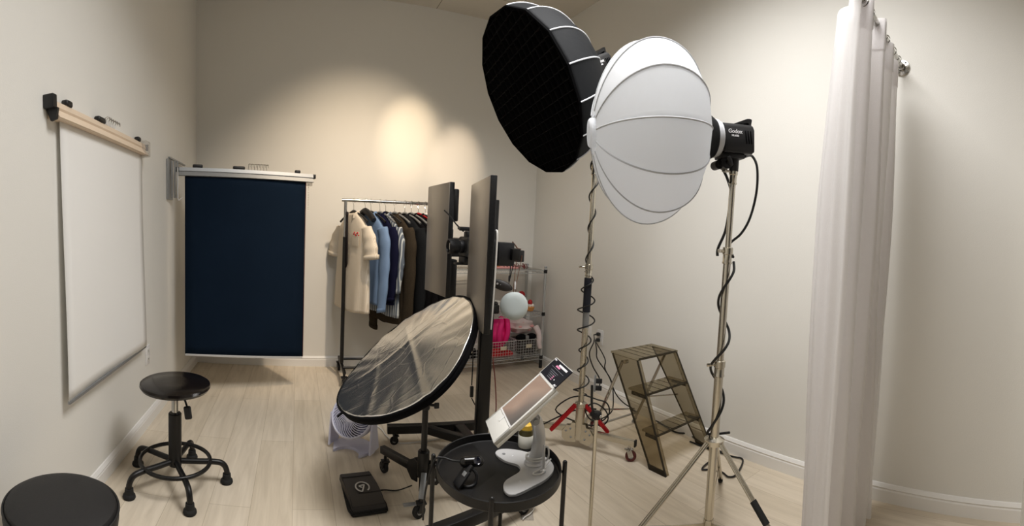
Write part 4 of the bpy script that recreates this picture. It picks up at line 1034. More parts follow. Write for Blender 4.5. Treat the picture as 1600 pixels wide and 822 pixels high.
    obj('screen', MB(fm2).box((0, 0.026, 0.001), (2 * hs - 0.018, 2 * hl - 0.062, 0.007)), 'tabscreen', tb)
    lp = MB(fm2); lp.box((0.0, -hl + 0.066, 0.0065), (2 * hs - 0.012, 0.005, 0.002)); lp.box((-0.01, -hl + 0.054, 0.0065), (0.012, 0.022, 0.002))
    obj('home_strip', lp, 'white', tb)
    # card clipped over the top edge
    cc = ct + l * (hl + 0.033) + n * 0.004
    cd = thing('sign_card', 'small black printed card clipped above the tablet screen', 'sign', cc)
    obj('card', MB(fm2).box((0, 0, 0), (2 * hs, 0.074, 0.003)), 'card', cd)
    obj('edge', MB(fm2).box((0, 0.038, 0), (2 * hs, 0.002, 0.004)).box((-hs - 0.001, 0, 0), (0.002, 0.076, 0.004)), 'offwhite', cd)
    obj('heading_line', MB(fm2).box((0.02, 0.026, 0.002), (0.075, 0.007, 0.001)), 'whiteink', cd)
    obj('price_mark', MB(fm2).box((0.035, -0.018, 0.002), (0.005, 0.0035, 0.001)), 'whiteink', cd)
    obj('corner_ornament', MB(fm2).tube([(-hs + 0.004, 0.034, 0.002), (-hs + 0.012, 0.029, 0.002), (-hs + 0.014, 0.033, 0.002), (-hs + 0.022, 0.030, 0.002)], 0.0018, 6), 'whiteink', cd)
    obj('corner_ornament', MB(fm2).tube([(hs - 0.022, -0.032, 0.002), (hs - 0.017, -0.026, 0.002), (hs - 0.010, -0.031, 0.002), (hs - 0.004, -0.026, 0.002)], 0.0018, 6), 'whiteink', cd)
    obj('pink_line', MB(fm2).box((-0.012, 0.018, 0.002), (0.036, 0.006, 0.001)), 'pinkink', cd)
    for i in range(3): obj('pink_mark', MB(fm2).box((0.014, -0.012 - i * 0.006, 0.002), (0.010, 0.0035, 0.001)), 'pinkink', cd)
    gl = MB(fm2); gl.box((0.0, 0.010, 0.002), (0.115, 0.0014, 0.001))
    for i, w in enumerate((0.07, 0.06, 0.045, 0.04, 0.036)): gl.box((-0.005, 0.0 - i * 0.006, 0.002), (w, 0.0018, 0.001))
    gl.box((0.0, -0.033, 0.002), (0.06, 0.0012, 0.001))
    obj('small_print', gl, 'greyink', cd)
    # white cable coiled round the foot of the arm
    w = []
    for i in range(24):
        a = i * 0.55; w.append((0.031 * math.cos(a) + 0.006, 0.029 * math.sin(a), 0.024 + 0.0006 * i))
    w += [(0.02, -0.045, 0.02), (-0.01, -0.075, 0.014), (-0.035, -0.07, 0.0125), (-0.03, -0.058, 0.0125), (0.01, -0.05, 0.016), (0.045, -0.035, 0.03)]
    tag(obj('charging_cable', MB().tube(smooth(w, 3), 0.0024, 6), 'cablew', loc=b), 'white cable coiled around the foot of the tablet stand arm', 'cable')
    cable('charging_cable', [onZ(802, 678, tz + 0.02), onZ(812, 682, tz + 0.004), onZ(824, 683, tz + 0.004), onZ(832, 688, tz + 0.004)], 0.0022, 'cablew', 'white cable end lying in front of the white jar')
tablet_stand()
def table_items():
    c = onZ(821, 697, tz)
    r = thing('candle_jar', 'small white jar with a yellow band standing behind the tablet arm', 'jar', c)
    obj('jar', MB().lathe([(0.0, 0), (0.026, 0), (0.0275, 0.004), (0.0275, 0.042), (0.026, 0.044)], n=28), 'glassjar', r)
    obj('sleeve', MB().lathe([(0.026, 0.044), (0.026, 0.064), (0.024, 0.066)], n=28), smoky('olive_glass', (170, 160, 110), (120, 112, 70), 0.5), r)
    obj('lid', MB().lathe([(0.025, 0.066), (0.025, 0.082), (0.02, 0.086), (0, 0.087)], n=28), 'yellow', r)
    q = onZ(806, 683, tz)
    r = thing('power_adapter', 'black adapter lying on the tray behind the tablet', 'adapter', q)
    obj('case', MB(Rz(0.5)).box((0, 0, 0.02), (0.05, 0.035, 0.04), bev=0.006), 'black', r)
    obj('printed_label', MB(Rz(0.5)).box((0, -0.0178, 0.024), (0.02, 0.001, 0.008)), 'whiteink', r)
    # webcam with its clip lying on the tray
    c = onZ(729, 757, tz)
    r = thing('webcam', 'black webcam propped on its clip on the black tray', 'webcam', c)
    ax = (TM.to_3x3() @ Vector((0.62, 0.35, 0.5))).normalized()
    fm = frame(ax, (0, 0, 1))
    hi = Vector((0, 0, 0.0))
    rt = TM.to_3x3()
    P = lambda x, y, z: rt @ (Vector((x, y, z)) * 0.8)
    obj('body', MB().tube([P(-0.012, 0.02, 0.075), P(0.04, 0.03, 0.078)], 0.016, 18).ball(P(-0.012, 0.02, 0.075), 0.016, n=14).ball(P(0.04, 0.03, 0.078), 0.016, n=14), 'blackg', r)
    obj('lens_ring', MB(frame(P(0.3, -0.7, 0.5), (0, 0, 1), P(0.034, 0.017, 0.084))).lathe([(0.011, 0), (0.012, 0.006), (0.010, 0.008), (0.006, 0.006), (0, 0.006)], n=20), 'lens', r)
    obj('hinge', MB().bar(P(0.012, 0.012, 0.072), P(-0.006, -0.004, 0.045), 0.026, 0.012, 0.003), 'black', r)
    obj('clip_plate', MB().bar(P(0.0, 0.0, 0.055), P(-0.036, -0.026, 0.004), 0.038, 0.008, 0.002), 'black', r)
    obj('badge', MB().bar(P(-0.004, -0.010, 0.054), P(-0.013, -0.017, 0.041), 0.016, 0.003, 0.001), 'greym', r)
    obj('clip_arm', MB().tube([P(*p) for p in smooth([(0.012, 0.005, 0.065), (0.034, 0.0, 0.045), (0.034, -0.01, 0.014), (0.012, -0.02, 0.003), (-0.02, -0.02, 0.004)], 5)], 0.005, 10), 'black', r)
    obj('cable', MB().tube([P(*p) for p in smooth([(-0.026, 0.022, 0.075), (-0.06, 0.028, 0.072), (-0.10, 0.03, 0.078), (-0.13, 0.02, 0.065), (-0.155, 0.0, -0.05), (-0.16, 0.0, -0.16)], 6)], 0.003, 8), 'cableb', r)
table_items()
# clear leaflet stand and white cord on the floor below the table
c = onZ(823, 800, 0)
tag(obj('clear_plastic_sleeve', MB(Rz(-0.45)).box((0, 0, 0.001), (0.055, 0.12, 0.002)), 'clear', loc=c), 'clear plastic sleeve lying on the floor beneath the tray table', 'sleeve')
cable('floor_cable', [onZ(x, y, 0.008) for x, y in ((834, 786), (835, 794), (828, 803), (820, 808), (817, 812))], 0.0025, 'cablew', 'short white cord end on the floor below the tray table')

# ------------------------------------------------------------------ lamps
def lamp_head(mx, name, label, sub='ML60Bi', text_side=1):
    """monolight: local z = forward, y = up"""
    r = thing(name, label, 'studio light', mx=mx)
    poly = []
    for (x, y) in ((-0.052, -0.058), (0.052, -0.058), (0.058, -0.05), (0.058, 0.035), (0.045, 0.056), (-0.045, 0.056), (-0.058, 0.035), (-0.058, -0.05)): poly.append((x, y))
    obj('housing', MB().prism(poly, -0.135, 0.0, bev=0.006), 'black', r)
    obj('mount_ring', MB().lathe([(0.062, -0.004), (0.068, 0.0), (0.068, 0.012), (0.060, 0.016), (0.052, 0.016)], n=40), 'piping', r)
    h = MB(); h.tube(smooth([(0, 0.055, -0.05), (0, 0.070, -0.075), (0, 0.088, -0.125), (0, 0.088, -0.138), (0, 0.058, -0.128)], 3), 0.0085, 8)
    h2 = MB(); h2.prism([(-0.045, 0.054), (-0.118, 0.084), (-0.136, 0.082), (-0.130, 0.05), (-0.118, 0.054), (-0.122, 0.070), (-0.085, 0.056)], -0.035, 0.035, Matrix(((0, 0, 1, 0), (0, 1, 0, 0), (1, 0, 0, 0), (0, 0, 0, 1))), bev=0.003)
    obj('handle', h2, 'black', r)
    for s in (-1, 1):
        v = MB()
        for i in range(3): v.bar((s * 0.0585, 0.028, -0.092 - i * 0.011), (s * 0.0585, -0.022, -0.098 - i * 0.011), 0.004, 0.003)
        obj('vent', v, 'blackhole', r)
    tx = Matrix(((0, 0, text_side, text_side * 0.0584), (0, 1, 0, 0.022), (-text_side, 0, 0, -0.048), (0, 0, 0, 1)))
    lt = MB(); text_mb(lt, 'Godox', 0.021, tx, bold=0.0004); text_mb(lt, sub, 0.0105, tx @ T(0.0, -0.0165, 0), bold=0.0002)
    obj('lettering', lt, 'whiteink', r, flat=True)
    yk = MB(); yk.box((0, -0.068, -0.05), (0.08, 0.02, 0.10), bev=0.004); yk.rod((-0.024, -0.092, -0.03), (0.024, -0.092, -0.03), 0.026, 18)
    obj('tilt_bracket', yk, 'black', r)
    kb = MB(); kb.rod((0.02, -0.092, -0.03), (0.055, -0.092, -0.03), 0.008, 10); kb.bar((0.05, -0.11, -0.035), (0.055, -0.075, -0.02), 0.012, 0.016, 0.004); kb.rod((-0.05, -0.1, -0.005), (0.0, -0.1, -0.005), 0.018, 14)
    obj('tilt_knob', kb, 'black', r)
    return r
def pole_segments(r, o, top, segs):
    for (nm, z0, z1, rad) in segs:
        obj(nm, MB().rod((0, 0, z0), (0, 0, z1), rad, 20), 'steel', r)
def collar_knob(r, z, rad, kd):
    c = obj('collar', MB().lathe([(rad, z - 0.035), (rad + 0.003, z - 0.033), (rad + 0.003, z - 0.028), (rad + 0.001, z - 0.025), (rad + 0.001, z + 0.002), (rad + 0.004, z + 0.005), (rad + 0.004, z + 0.03), (rad, z + 0.033)], n=24), 'steel', r)
    kd = Vector(kd).normalized(); p = Vector((0, 0, z + 0.016))
    k = MB(); k.rod(p + kd * rad, p + kd * (rad + 0.02), 0.005, 10); k.box((0, 0, 0), (0.006, 0.026, 0.014), frame((0, 0, 1), kd, p + kd * (rad + 0.026)), bev=0.003)
    obj('wing_knob', k, 'steel', c)
VR = Vector((0.9, -0.43, 0))
# --- right stand with the white lantern
S2 = Vector((1.494, 1.092, 0)); S2TOP = 1.515
def stand_two():
    r = thing('light_stand', 'polished steel tripod stand carrying the white lantern light', 'light stand', S2)
    pole_segments(r, S2, S2TOP, (('lower_tube', 0.03, 0.745, 0.0185), ('middle_tube', 0.70, 1.16, 0.0155), ('upper_tube', 1.12, S2TOP, 0.0125)))
    collar_knob(r, 0.715, 0.0195, -VR); collar_knob(r, 1.175, 0.0175, -VR + Vector((0, -0.3, 0))); collar_knob(r, S2TOP - 0.02, 0.014, -VR)
    hub = 0.415
    obj('leg_hub', MB().lathe([(0.022, hub - 0.02), (0.04, hub - 0.012), (0.042, hub + 0.008), (0.028, hub + 0.014), (0.02, hub + 0.02)], n=28), 'steel', r)
    obj('bottom_sleeve', MB().lathe([(0.021, 0.05), (0.022, 0.055), (0.022, 0.085), (0.021, 0.09)], n=20), 'steel', r)
    back = Vector((1.906, 1.335, 0)) - S2
    for i, a in enumerate((math.atan2(back.y, back.x), math.atan2(back.y, back.x) + math.radians(136.5), math.atan2(back.y, back.x) - math.radians(124.5))):
        d = Vector((math.cos(a), math.sin(a), 0)); sd = Vector((-d.y, d.x, 0))
        top = d * 0.038 + Vector((0, 0, hub - 0.004)); e = d * back.length + Vector((0, 0, 0.012))
        lg = MB()
        for s in (-1, 1): lg.rod(top + sd * s * 0.006, e + sd * s * 0.006, 0.0062, 10)
        lo = obj('leg', lg, 'steel', r)
        obj('foot_cap', MB().rod(top.lerp(e, 0.965), e - Vector((0, 0, 0.004)), 0.013, 12), 'rubber', lo)
        if i == 2: obj('rubber_grip', MB().rod(top.lerp(e, 0.40), top.lerp(e, 0.56), 0.0135, 12), 'rubber', lo)
        obj('brace', MB().bar(top.lerp(e, 0.66), d * 0.022 + Vector((0, 0, 0.07)), 0.014, 0.004, up=sd), 'steel', r)
stand_two()
LA = onD(1122, 217, S2.xy.length - 0.02)          # front of the lamp housing
LB = onD(927, 208, 1.70)                          # front button of the lantern
ax2 = (LB - LA).normalized()
L2 = frame(ax2, (0, 0, 1), LA)
def lantern():
    Ln = (LB - LA).length; R_ = 0.334; n = 12
    lamp_head(frame(ax2, (0, 0, 1), LA + Vector((0, 0, 0))), 'studio_light', 'black studio light behind the white lantern diffuser', text_side=1)
    sp = MB(); 
    r = thing('lantern_softbox', 'large white lantern diffuser on the right light stand', 'softbox', mx=L2 @ Rz(math.radians(-3)))
    def prof(v):
        # v 0 = back ring, 1 = front button
        z = 0.090 + v * (Ln - 0.090)
        zc = 0.090 + (Ln - 0.090) * 0.50
        if z < zc: q = (zc - z) / (zc - 0.090); rad = 0.10 + (R_ - 0.10) * math.sqrt(max(0, 1 - q ** 2.0))
        else: q = (z - zc) / (Ln + 0.006 - zc); rad = R_ * max(0.0, 1 - q ** 2.0) ** 0.5
        return rad, z
    def warp(t): return 0.5 - 0.5 * math.cos(PI * t)
    def shell(u, v):
        rad, z = prof(warp(v)); a = 2 * PI * u
        k = (a * n / (2 * PI)) % 1.0
        chord = math.cos(PI / n) / math.cos((k - 0.5) * 2 * PI / n)
        rad *= 1 - 1.0 * (1 - chord)
        return Vector((rad * math.cos(a), rad * math.sin(a), z))
    obj('diffuser', MB().grid(shell, n * 8, 44, closed_u=True), 'diff', r, sharp=59)
    for i in range(n):
        a = 2 * PI * i / n
        pts = []
        for j in range(31):
            rad, z = prof(warp(j / 30)); pts.append(((rad + 0.001) * math.cos(a), (rad + 0.001) * math.sin(a), z))
        obj('rib', MB().tube(pts, 0.003, 6), 'ribw', r)
    obj('front_button', MB().lathe([(0.0, Ln - 0.020), (0.050, Ln - 0.018), (0.053, Ln - 0.008), (0.053, Ln + 0.012), (0.047, Ln + 0.018), (0.03, Ln + 0.015), (0.0, Ln + 0.014)], n=28), 'diff', r)
    obj('black_skirt', MB().lathe([(0.066, 0.012), (0.080, 0.035), (0.108, 0.080), (0.150, 0.098), (0.170, 0.104), (0.176, 0.104), (0.108, 0.074), (0.06, 0.03)], n=40, caps=False), 'soft', r, thick=0.002)
    obj('speed_ring', MB().lathe([(0.060, 0.010), (0.072, 0.010), (0.074, 0.016), (0.072, 0.030), (0.060, 0.032)], n=40, caps=False), 'piping', r, thick=0.002)
lantern()
# spigot between lamp and stand
YK = LA - ax2 * 0.03 + Vector((0, 0, -0.105))
r = thing('light_spigot', 'black spigot mount joining the lantern light to its stand', 'mount', Vector((S2.x, S2.y, S2TOP)))
obj('socket', MB().lathe([(0.017, -0.005), (0.019, 0.0), (0.019, 0.05), (0.014, 0.055), (0.0, 0.056)], n=18), 'black', r)
obj('neck', MB().rod((0, 0, 0.045), YK - Vector((S2.x, S2.y, S2TOP)), 0.016, 14), 'black', r)
# cables of the right stand
def spiral(o, z0, z1, rad, turns, ph, rmat, label, extra_top=(), extra_bot=(), name='spiral_cable', r=0.0042, jit=0.5, seed=1):
    q = random.Random(seed); n = int(turns * 8); pts = []
    for i in range(n + 1):
        k = i / n; a = ph + k * turns * 2 * PI
        rr = rad * (1 + jit * (0.5 + 0.5 * math.sin(k * 9 + seed)))
        pts.append(Vector((o.x + rr * math.cos(a), o.y + rr * math.sin(a), z0 + (z1 - z0) * k)))
    pts = [Vector(p) for p in extra_bot] + pts + [Vector(p) for p in extra_top]
    ob = obj(name, world(o).tube(smooth(pts, 4), r, 8), rmat, loc=o); return tag(ob, label, 'cable')
lampback = LA - ax2 * 0.125 + Vector((0, 0, -0.062))
loopp = [onD(x, y, 1.96) for x, y in ((1175, 244), (1183, 262), (1182, 300), (1172, 340), (1158, 365), (1140, 382))]
cable('lamp_power_cable', [lampback, *loopp, Vector((S2.x + 0.012, S2.y - 0.02, 1.17))], 0.0055, 'cableb', 'thick black cable looping down from the lantern light to its stand')
cable('lamp_power_cable', [onD(x, y, 1.925) for x, y in ((1129, 264), (1136, 278), (1142, 300), (1139, 330), (1133, 362), (1122, 388), (1121, 400))], 0.006, 'cableb', 'thick black cable bunched at the top of the right stand')
spiral(S2, 0.44, 1.15, 0.024, 2.6, 2.2, 'cableb', 'black cable winding down the right light stand', r=0.0055, jit=0.55, seed=4,
       extra_bot=(onD(1140, 676, 1.9), ))
cable('floor_cable', [onZ(x, y, 0.008) for x, y in ((1078, 690), (1095, 712), (1115, 725), (1098, 733), (1110, 737))][:1] + [onZ(x, y, 0.008) for x, y in ((1140, 712), (1158, 716), (1160, 724), (1150, 742), (1138, 745), (1128, 738), (1110, 734), (1097, 733), (1108, 722), (1125, 716))], 0.005, 'cableb', 'black cable looped on the floor behind the right stand')
cable('floor_cable', [onZ(x, y, 0.008) for x, y in ((985, 640), (1012, 650), (1030, 660), (1055, 675), (1075, 678), (1090, 688), (1110, 700), (1128, 706))], 0.005, 'cableb', 'black cable running along the wall behind the step ladder')

# --- rear stand with the black softbox
S1 = Vector((1.55, 2.085, 0)); 
def stand_one():
    r = thing('light_stand', 'steel wheeled light stand with red levers carrying the black softbox', 'light stand', S1)
    pole_segments(r, S1, 2.06, (('lower_tube', 0.06, 1.02, 0.0175), ('middle_tube', 0.98, 1.62, 0.015), ('upper_tube', 1.58, 2.08, 0.0125)))
    collar_knob(r, 1.03, 0.019, -VR); collar_knob(r, 1.60, 0.0165, VR)
    obj('foam_grip', MB().rod((0, 0, 0.79), (0, 0, 0.985), 0.022, 18), mat('navy_foam', (22, 24, 34), 0.9), r)
    obj('tape_band', MB().rod((0, 0, 0.70), (0, 0, 0.79), 0.0185, 18), 'greym', r)
    obj('base_hub', MB().lathe([(0.026, 0.05), (0.028, 0.055), (0.028, 0.235), (0.034, 0.24), (0.034, 0.262), (0.02, 0.27)], n=24), 'steel', r)
    dl = (Vector((1.375, 2.253, 0)) - S1).normalized(); dr = (Vector((1.690, 1.80, 0)) - S1).normalized(); db = -(dl + dr).normalized()
    for d, L in ((dl, 0.34), (dr, 0.345), (db, 0.3)):
        sd = Vector((-d.y, d.x, 0)); fm = Matrix((d, Vector((0, 0, 1)), sd)).transposed().to_4x4()
        br = MB(fm)
        for s in (-1, 1): br.prism([(0.015, 0.035), (0.07, 0.03), (0.098, 0.055), (0.10, 0.09), (0.075, 0.125), (0.05, 0.128), (0.045, 0.145), (0.015, 0.145)], s * 0.014 - 0.002, s * 0.014 + 0.002)
        bo = obj('bracket', br, 'steel', r)
        for (x, y) in ((0.045, 0.06), (0.075, 0.095), (0.05, 0.11)):
            for s in (-1, 1): obj('bolt', MB(fm).ball((x, y, s * 0.017), 0.006, n=8), 'greym', bo)
        lg = obj('leg', MB().bar(d * 0.03 + Vector((0, 0, 0.105)), d * L + Vector((0, 0, 0.105)), 0.022, 0.034, 0.003), 'steel', r)
        obj('end_plug', MB().bar(d * L + Vector((0, 0, 0.107)), d * (L + 0.008) + Vector((0, 0, 0.107)), 0.023, 0.036), 'rubber', lg)
        p = S1 + d * (L - 0.03)
        caster(r, 'caster', (p.x, p.y, 0), 0.031, ('chrome', 'reddark'), S1, yaw=math.atan2(d.y, d.x) + 0.4)
    for d in ((-VR * 0.95 + Vector((0.08, -0.10, 0))), (VR * 0.8 + Vector((-0.1, -0.28, 0)))):
        d = d.normalized(); sd = Vector((-d.y, d.x, 0))
        lv = MB()
        for s in (-1, 1): lv.bar(d * 0.03 + sd * s * 0.010 + Vector((0, 0, 0.25)), d * 0.165 + sd * s * 0.006 + Vector((0, 0, 0.11)), 0.007, 0.02, 0.002)
        lv.bar(d * 0.12 + Vector((0, 0, 0.158)), d * 0.17 + Vector((0, 0, 0.104)), 0.022, 0.018, 0.004)
        obj('red_lever', lv, 'red', r)
stand_one()
def softbox():
    c = onD(824, 151, 2.30)
    view = (c - EYE).normalized(); right = Vector((view.y, -view.x, 0)).normalized(); up = right.cross(view)
    n = (-view * 0.50 + (right * -0.90 + up * -0.43).normalized() * 0.866).normalized()
    R_, D_ = 0.402, 0.37
    base = c - n * (D_ + 0.03)
    fm = frame(n, (0, 0, 1), base)
    lamp_head(frame(n, (0, 0, 1), base), 'studio_light', 'black studio light behind the black octagonal softbox', text_side=1)
    N = 16
    r = thing('deep_softbox', 'large black parabolic softbox facing down to the left', 'softbox', mx=fm @ Rz(math.radians(5)))
    def prof(v): 
        return 0.085 + (R_ - 0.085) * math.sin(v * PI / 2) ** 0.85, 0.02 + D_ * v ** 1.25
    def shell(u, v):
        rad, z = prof(v); a = 2 * PI * u; k = (a * N / (2 * PI)) % 1.0
        rad *= math.cos(PI / N) / math.cos((k - 0.5) * 2 * PI / N)
        return Vector((rad * math.cos(a), rad * math.sin(a), z))
    obj('fabric_shell', MB().grid(shell, N * 2, 26, closed_u=True), 'soft', r, thick=0.003, sharp=18)
    for i in range(N):
        a = 2 * PI * i / N; pts = []
        for j in range(21):
            rad, z = prof(0.25 + 0.75 * j / 20); pts.append(((rad + 0.003) * math.cos(a), (rad + 0.003) * math.sin(a), z))
        obj('piping', MB().tube(pts, 0.0034, 6), 'piping', r)
    zf = 0.02 + D_
    lip = [(R_ - 0.004, zf - 0.01), (R_ + 0.003, zf), (R_ + 0.003, zf + 0.010), (R_ - 0.003, zf + 0.012), (R_ - 0.006, zf)]
    obj('rim', MB().lathe(lip, n=N, caps=False), 'blackhole', r, thick=0.003, flat=True)
    obj('inner_panel', MB().lathe([(0, zf - 0.012), (R_ - 0.008, zf - 0.012), (R_ - 0.008, zf - 0.010), (0, zf - 0.010)], n=N), 'blackhole', r, flat=True)
    g = MB(); m_ = 17
    for i in range(-m_ // 2 + 1, m_ // 2 + 1):
        x = i * (2 * R_ / m_); hlf = math.sqrt(max(0, (R_ * 0.985) ** 2 - x * x)) * 0.985
        if hlf < 0.03: continue
        g.box((x, 0, zf - 0.002), (0.0016, 2 * hlf, 0.026)); g.box((0, x, zf - 0.002), (2 * hlf, 0.0016, 0.026))
    obj('honeycomb_grid', g, mat('black_grid_strap', (10, 10, 11), 0.8, spec=0.2), r, flat=True)
    k = thing('light_spigot', 'black spigot mount joining the softbox light to the rear stand', 'mount', Vector((S1.x, S1.y, 2.08)))
    obj('socket', MB().lathe([(0.016, -0.02), (0.019, -0.015), (0.019, 0.04), (0.0, 0.045)], n=18), 'black', k)
    obj('neck', MB().rod((0, 0, 0.02), base + fm.to_3x3() @ Vector((0, -0.092, -0.03)) - Vector((S1.x, S1.y, 2.08)), 0.015, 14), 'black', k)
    return base
SB = softbox()
spiral(S1, 0.30, 1.02, 0.027, 6.2, 0.6, 'cableb', 'black cable winding loosely down the rear light stand', r=0.0042, jit=0.9, seed=2,
       extra_bot=[onD(x, y, 2.62) for x, y in ((845, 665), (880, 648), (910, 640), (940, 655), (925, 665), (890, 655), (868, 640), (890, 622), (915, 618))])
spiral(S1, 1.05, 2.02, 0.018, 5.5, 1.1, 'cableb', 'black cable wound around the upper half of the rear stand', r=0.0042, jit=0.35, seed=3)
# plugs and cords at the outlet
def D2(pl, d): return [onD(x, y, d) for x, y in pl]
CORDS = (([[OUT + Vector((-0.05, 0.02, 0.02))] + D2(((928, 534), (921, 552), (926, 572), (936, 590), (937, 602), (934, 608)), 3.0),
           [OUT + Vector((-0.05, 0.02, 0.015))] + D2(((932, 545), (933, 560), (945, 578), (955, 595), (958, 615), (957, 640), (948, 650), (938, 655)), 3.0)]),
         ([[OUT + Vector((-0.045, 0.0, -0.03))] + D2(((945, 560), (945, 575), (953, 592), (962, 615), (975, 630), (992, 640)), 3.05)]))
for i, (dz, lab) in enumerate(((0.026, 'upper black plug in the wall outlet with two cords drooping from it'), (-0.02, 'lower black plug in the wall outlet with one cord drooping from it'))):
    p = OUT + Vector((-0.006, 0, dz)); r = thing('power_plug', lab, 'plug', p, group='plugs in the wall outlet')
    obj('plug_body', MB().box((-0.016, 0, 0), (0.028, 0.03, 0.026), bev=0.006, seg=3), 'black', r)
    obj('strain_relief', MB().tube(smooth([(-0.028, 0, 0), (-0.038, 0.008, -0.002), (-0.046, 0.018, -0.01)], 4), 0.005, 8), 'black', r)
    for pts in CORDS[i]: obj('cord', world(p).tube(smooth(pts, 6), 0.0042, 8), 'cableb', r)
cable('coiled_cable', D2(((915, 618), (932, 624), (948, 630), (952, 645), (940, 658), (922, 655), (915, 640), (928, 630), (945, 640), (950, 655), (940, 666), (930, 660)), 2.6), 0.0042, 'cableb', 'tangle of black cable beside the red stand levers')

# --- thin floor stand with a clip in front of the ladder
def phone_stand():
    d = 1.72
    p = onD(929, 700, d); o = Vector((p.x, p.y, 0))
    tp = onD(932, 652, d).z
    r = thing('phone_stand', 'thin steel floor stand with a black phone clip left of the ladder', 'phone stand', o)
    obj('pole', MB().rod((0, 0, 0.01), (0, 0, tp), 0.0075, 14), 'steel', r)
    obj('floor_plate', MB().lathe([(0.0, 0), (0.11, 0), (0.112, 0.006), (0.10, 0.012), (0.012, 0.016), (0, 0.016)], n=40), 'blackm', r)
    jb = MB(); jb.box((0, 0, tp + 0.008), (0.034, 0.03, 0.032), bev=0.008); jb.rod((-0.006, -0.02, tp + 0.008), (-0.006, 0.02, tp + 0.008), 0.012, 14)
    obj('joint', jb, 'black', r)
    obj('joint_screw', MB().ball((0.0, -0.024, tp + 0.01), 0.006, n=10), 'chrome', r)
    a = onD(926, 645, d) - o; b = onD(925, 602, d) - o; b.z -= 0
    obj('arm', MB().tube(smooth([(0, 0, tp + 0.015), (a.x - 0.004, a.y, a.z + 0.02), (b.x, b.y, b.z)], 5), 0.005, 10), 'black', r)
    c = onD(932, 600, d) - o
    obj('clip_back', MB(frame((EYE - (c + o)).normalized(), (0, 0, 1), c + Vector((-0.008, 0, 0.004)))).box((0, 0, 0), (0.008, 0.062, 0.02), bev=0.002), 'greym', r)
    for s in (-1, 1): obj('clip_jaw', MB(frame((EYE - (c + o)).normalized(), (0, 0, 1), c)).box((0.008, 0.013 * s - 0.002, 0), (0.026, 0.019, 0.03), bev=0.003), 'black', r)
phone_stand()

# ------------------------------------------------------------------ smoky step ladder
def ladder():
    o = Vector((1.69, 2.0, 0)); W = Vector((0.9966, 0.083, 0)); Fd = Vector((0.083, -0.9966, 0))
    r = thing('step_ladder', 'three-step ladder in smoky brown acrylic with chrome rear legs', 'step ladder', o)
    fm = Matrix((Fd, Vector((0, 0, 1)), W)).transposed().to_4x4()      # local x forward, y up, z width
    WD = 0.36
    poly = [(0.0, 0.556), (0.195, 0.556), (0.445, 0.0), (0.338, 0.0)]
    flare = Matrix(((1, 0, 0, 0), (0, 1, 0, 0), (0, -0.16, 1, 0.089), (0, 0, 0, 1)))
    for w0 in (0, WD - 0.010):
        pm = fm @ flare if w0 else fm
        sd_ = obj('side_panel', MB(pm).prism(poly, w0, w0 + 0.010, bev=0.001), 'smoke', r, sharp=25)
        for p_, q_, nm_ in ((1, 2, 'front_edge'), (0, 3, 'rear_edge')):
            obj(nm_, MB().bar(pm @ Vector((*poly[p_], w0 + 0.005)), pm @ Vector((*poly[q_], w0 + 0.005)), 0.0115, 0.004), 'smoked', sd_)
        obj('foot_pad', MB(pm).prism([(0.331, 0.0), (0.447, 0.0), (0.434, 0.024), (0.318, 0.024)], w0 - 0.001, w0 + 0.011), 'smoked', sd_)
        obj('front_flange', MB(pm).prism([(poly[1][0] - 0.006, poly[1][1]), poly[1], poly[2], (poly[2][0] - 0.006, poly[2][1])], w0 + (0.010 if not w0 else -0.022), w0 + (0.032 if not w0 else 0.0)), 'smoke', sd_)
    for nm, z, a, b in (('top_step', 0.562, -0.012, 0.20), ('step', 0.385, 0.135, 0.275), ('step', 0.188, 0.255, 0.365)):
        WD = 0.36 + 0.16 * (0.556 - min(z, 0.556))
        s = obj(nm, MB(fm).box(((a + b) / 2, z, WD / 2), (b - a, 0.012, WD - (0 if nm == 'top_step' else 0.022)), bev=0.001), 'smoke', r)
        g = MB(fm)
        for i in range(1, 6): g.box(((a + b) / 2, z + 0.0066, WD * i / 6), (b - a - 0.006, 0.0014, 0.0042))
        g.box((b - 0.002, z, WD / 2), (0.003, 0.013, WD - 0.024))
        obj('groove', g, 'smoked', s)
        if nm == 'step':
            for w0 in (0.014, WD - 0.014): obj('bracket', MB(fm).box(((a + b) / 2 + 0.01, z - 0.016, w0), (b - a - 0.03, 0.02, 0.008), bev=0.002), 'smoked', s)
    for w0, tag_ in ((0.014, 0), (WD - 0.014, 1)):
        a = fm @ Vector((0.075, 0.525, w0)); b = fm @ Vector((-0.165, 0.0, w0))
        lg = obj('rear_leg', MB().rod(a, b, 0.0095, 14), 'chrome', r)
        obj('foot_cap', MB().rod(a.lerp(b, 0.93), b, 0.012, 12), 'greym', lg)
        obj('pivot_bolt', MB().rod(fm @ Vector((0.10, 0.528, w0 - 0.012)), fm @ Vector((0.10, 0.528, w0 + 0.012)), 0.011, 14), 'chrome', r)
        obj('spreader', MB().rod(a.lerp(b, 0.62), fm @ Vector((0.19, 0.285, w0)), 0.005, 10), 'chrome', r)
    obj('rear_cross_tube', MB().rod(fm @ Vector((-0.13, 0.08, 0.014)), fm @ Vector((-0.13, 0.08, WD - 0.014)), 0.007, 12), 'chrome', r)
ladder()

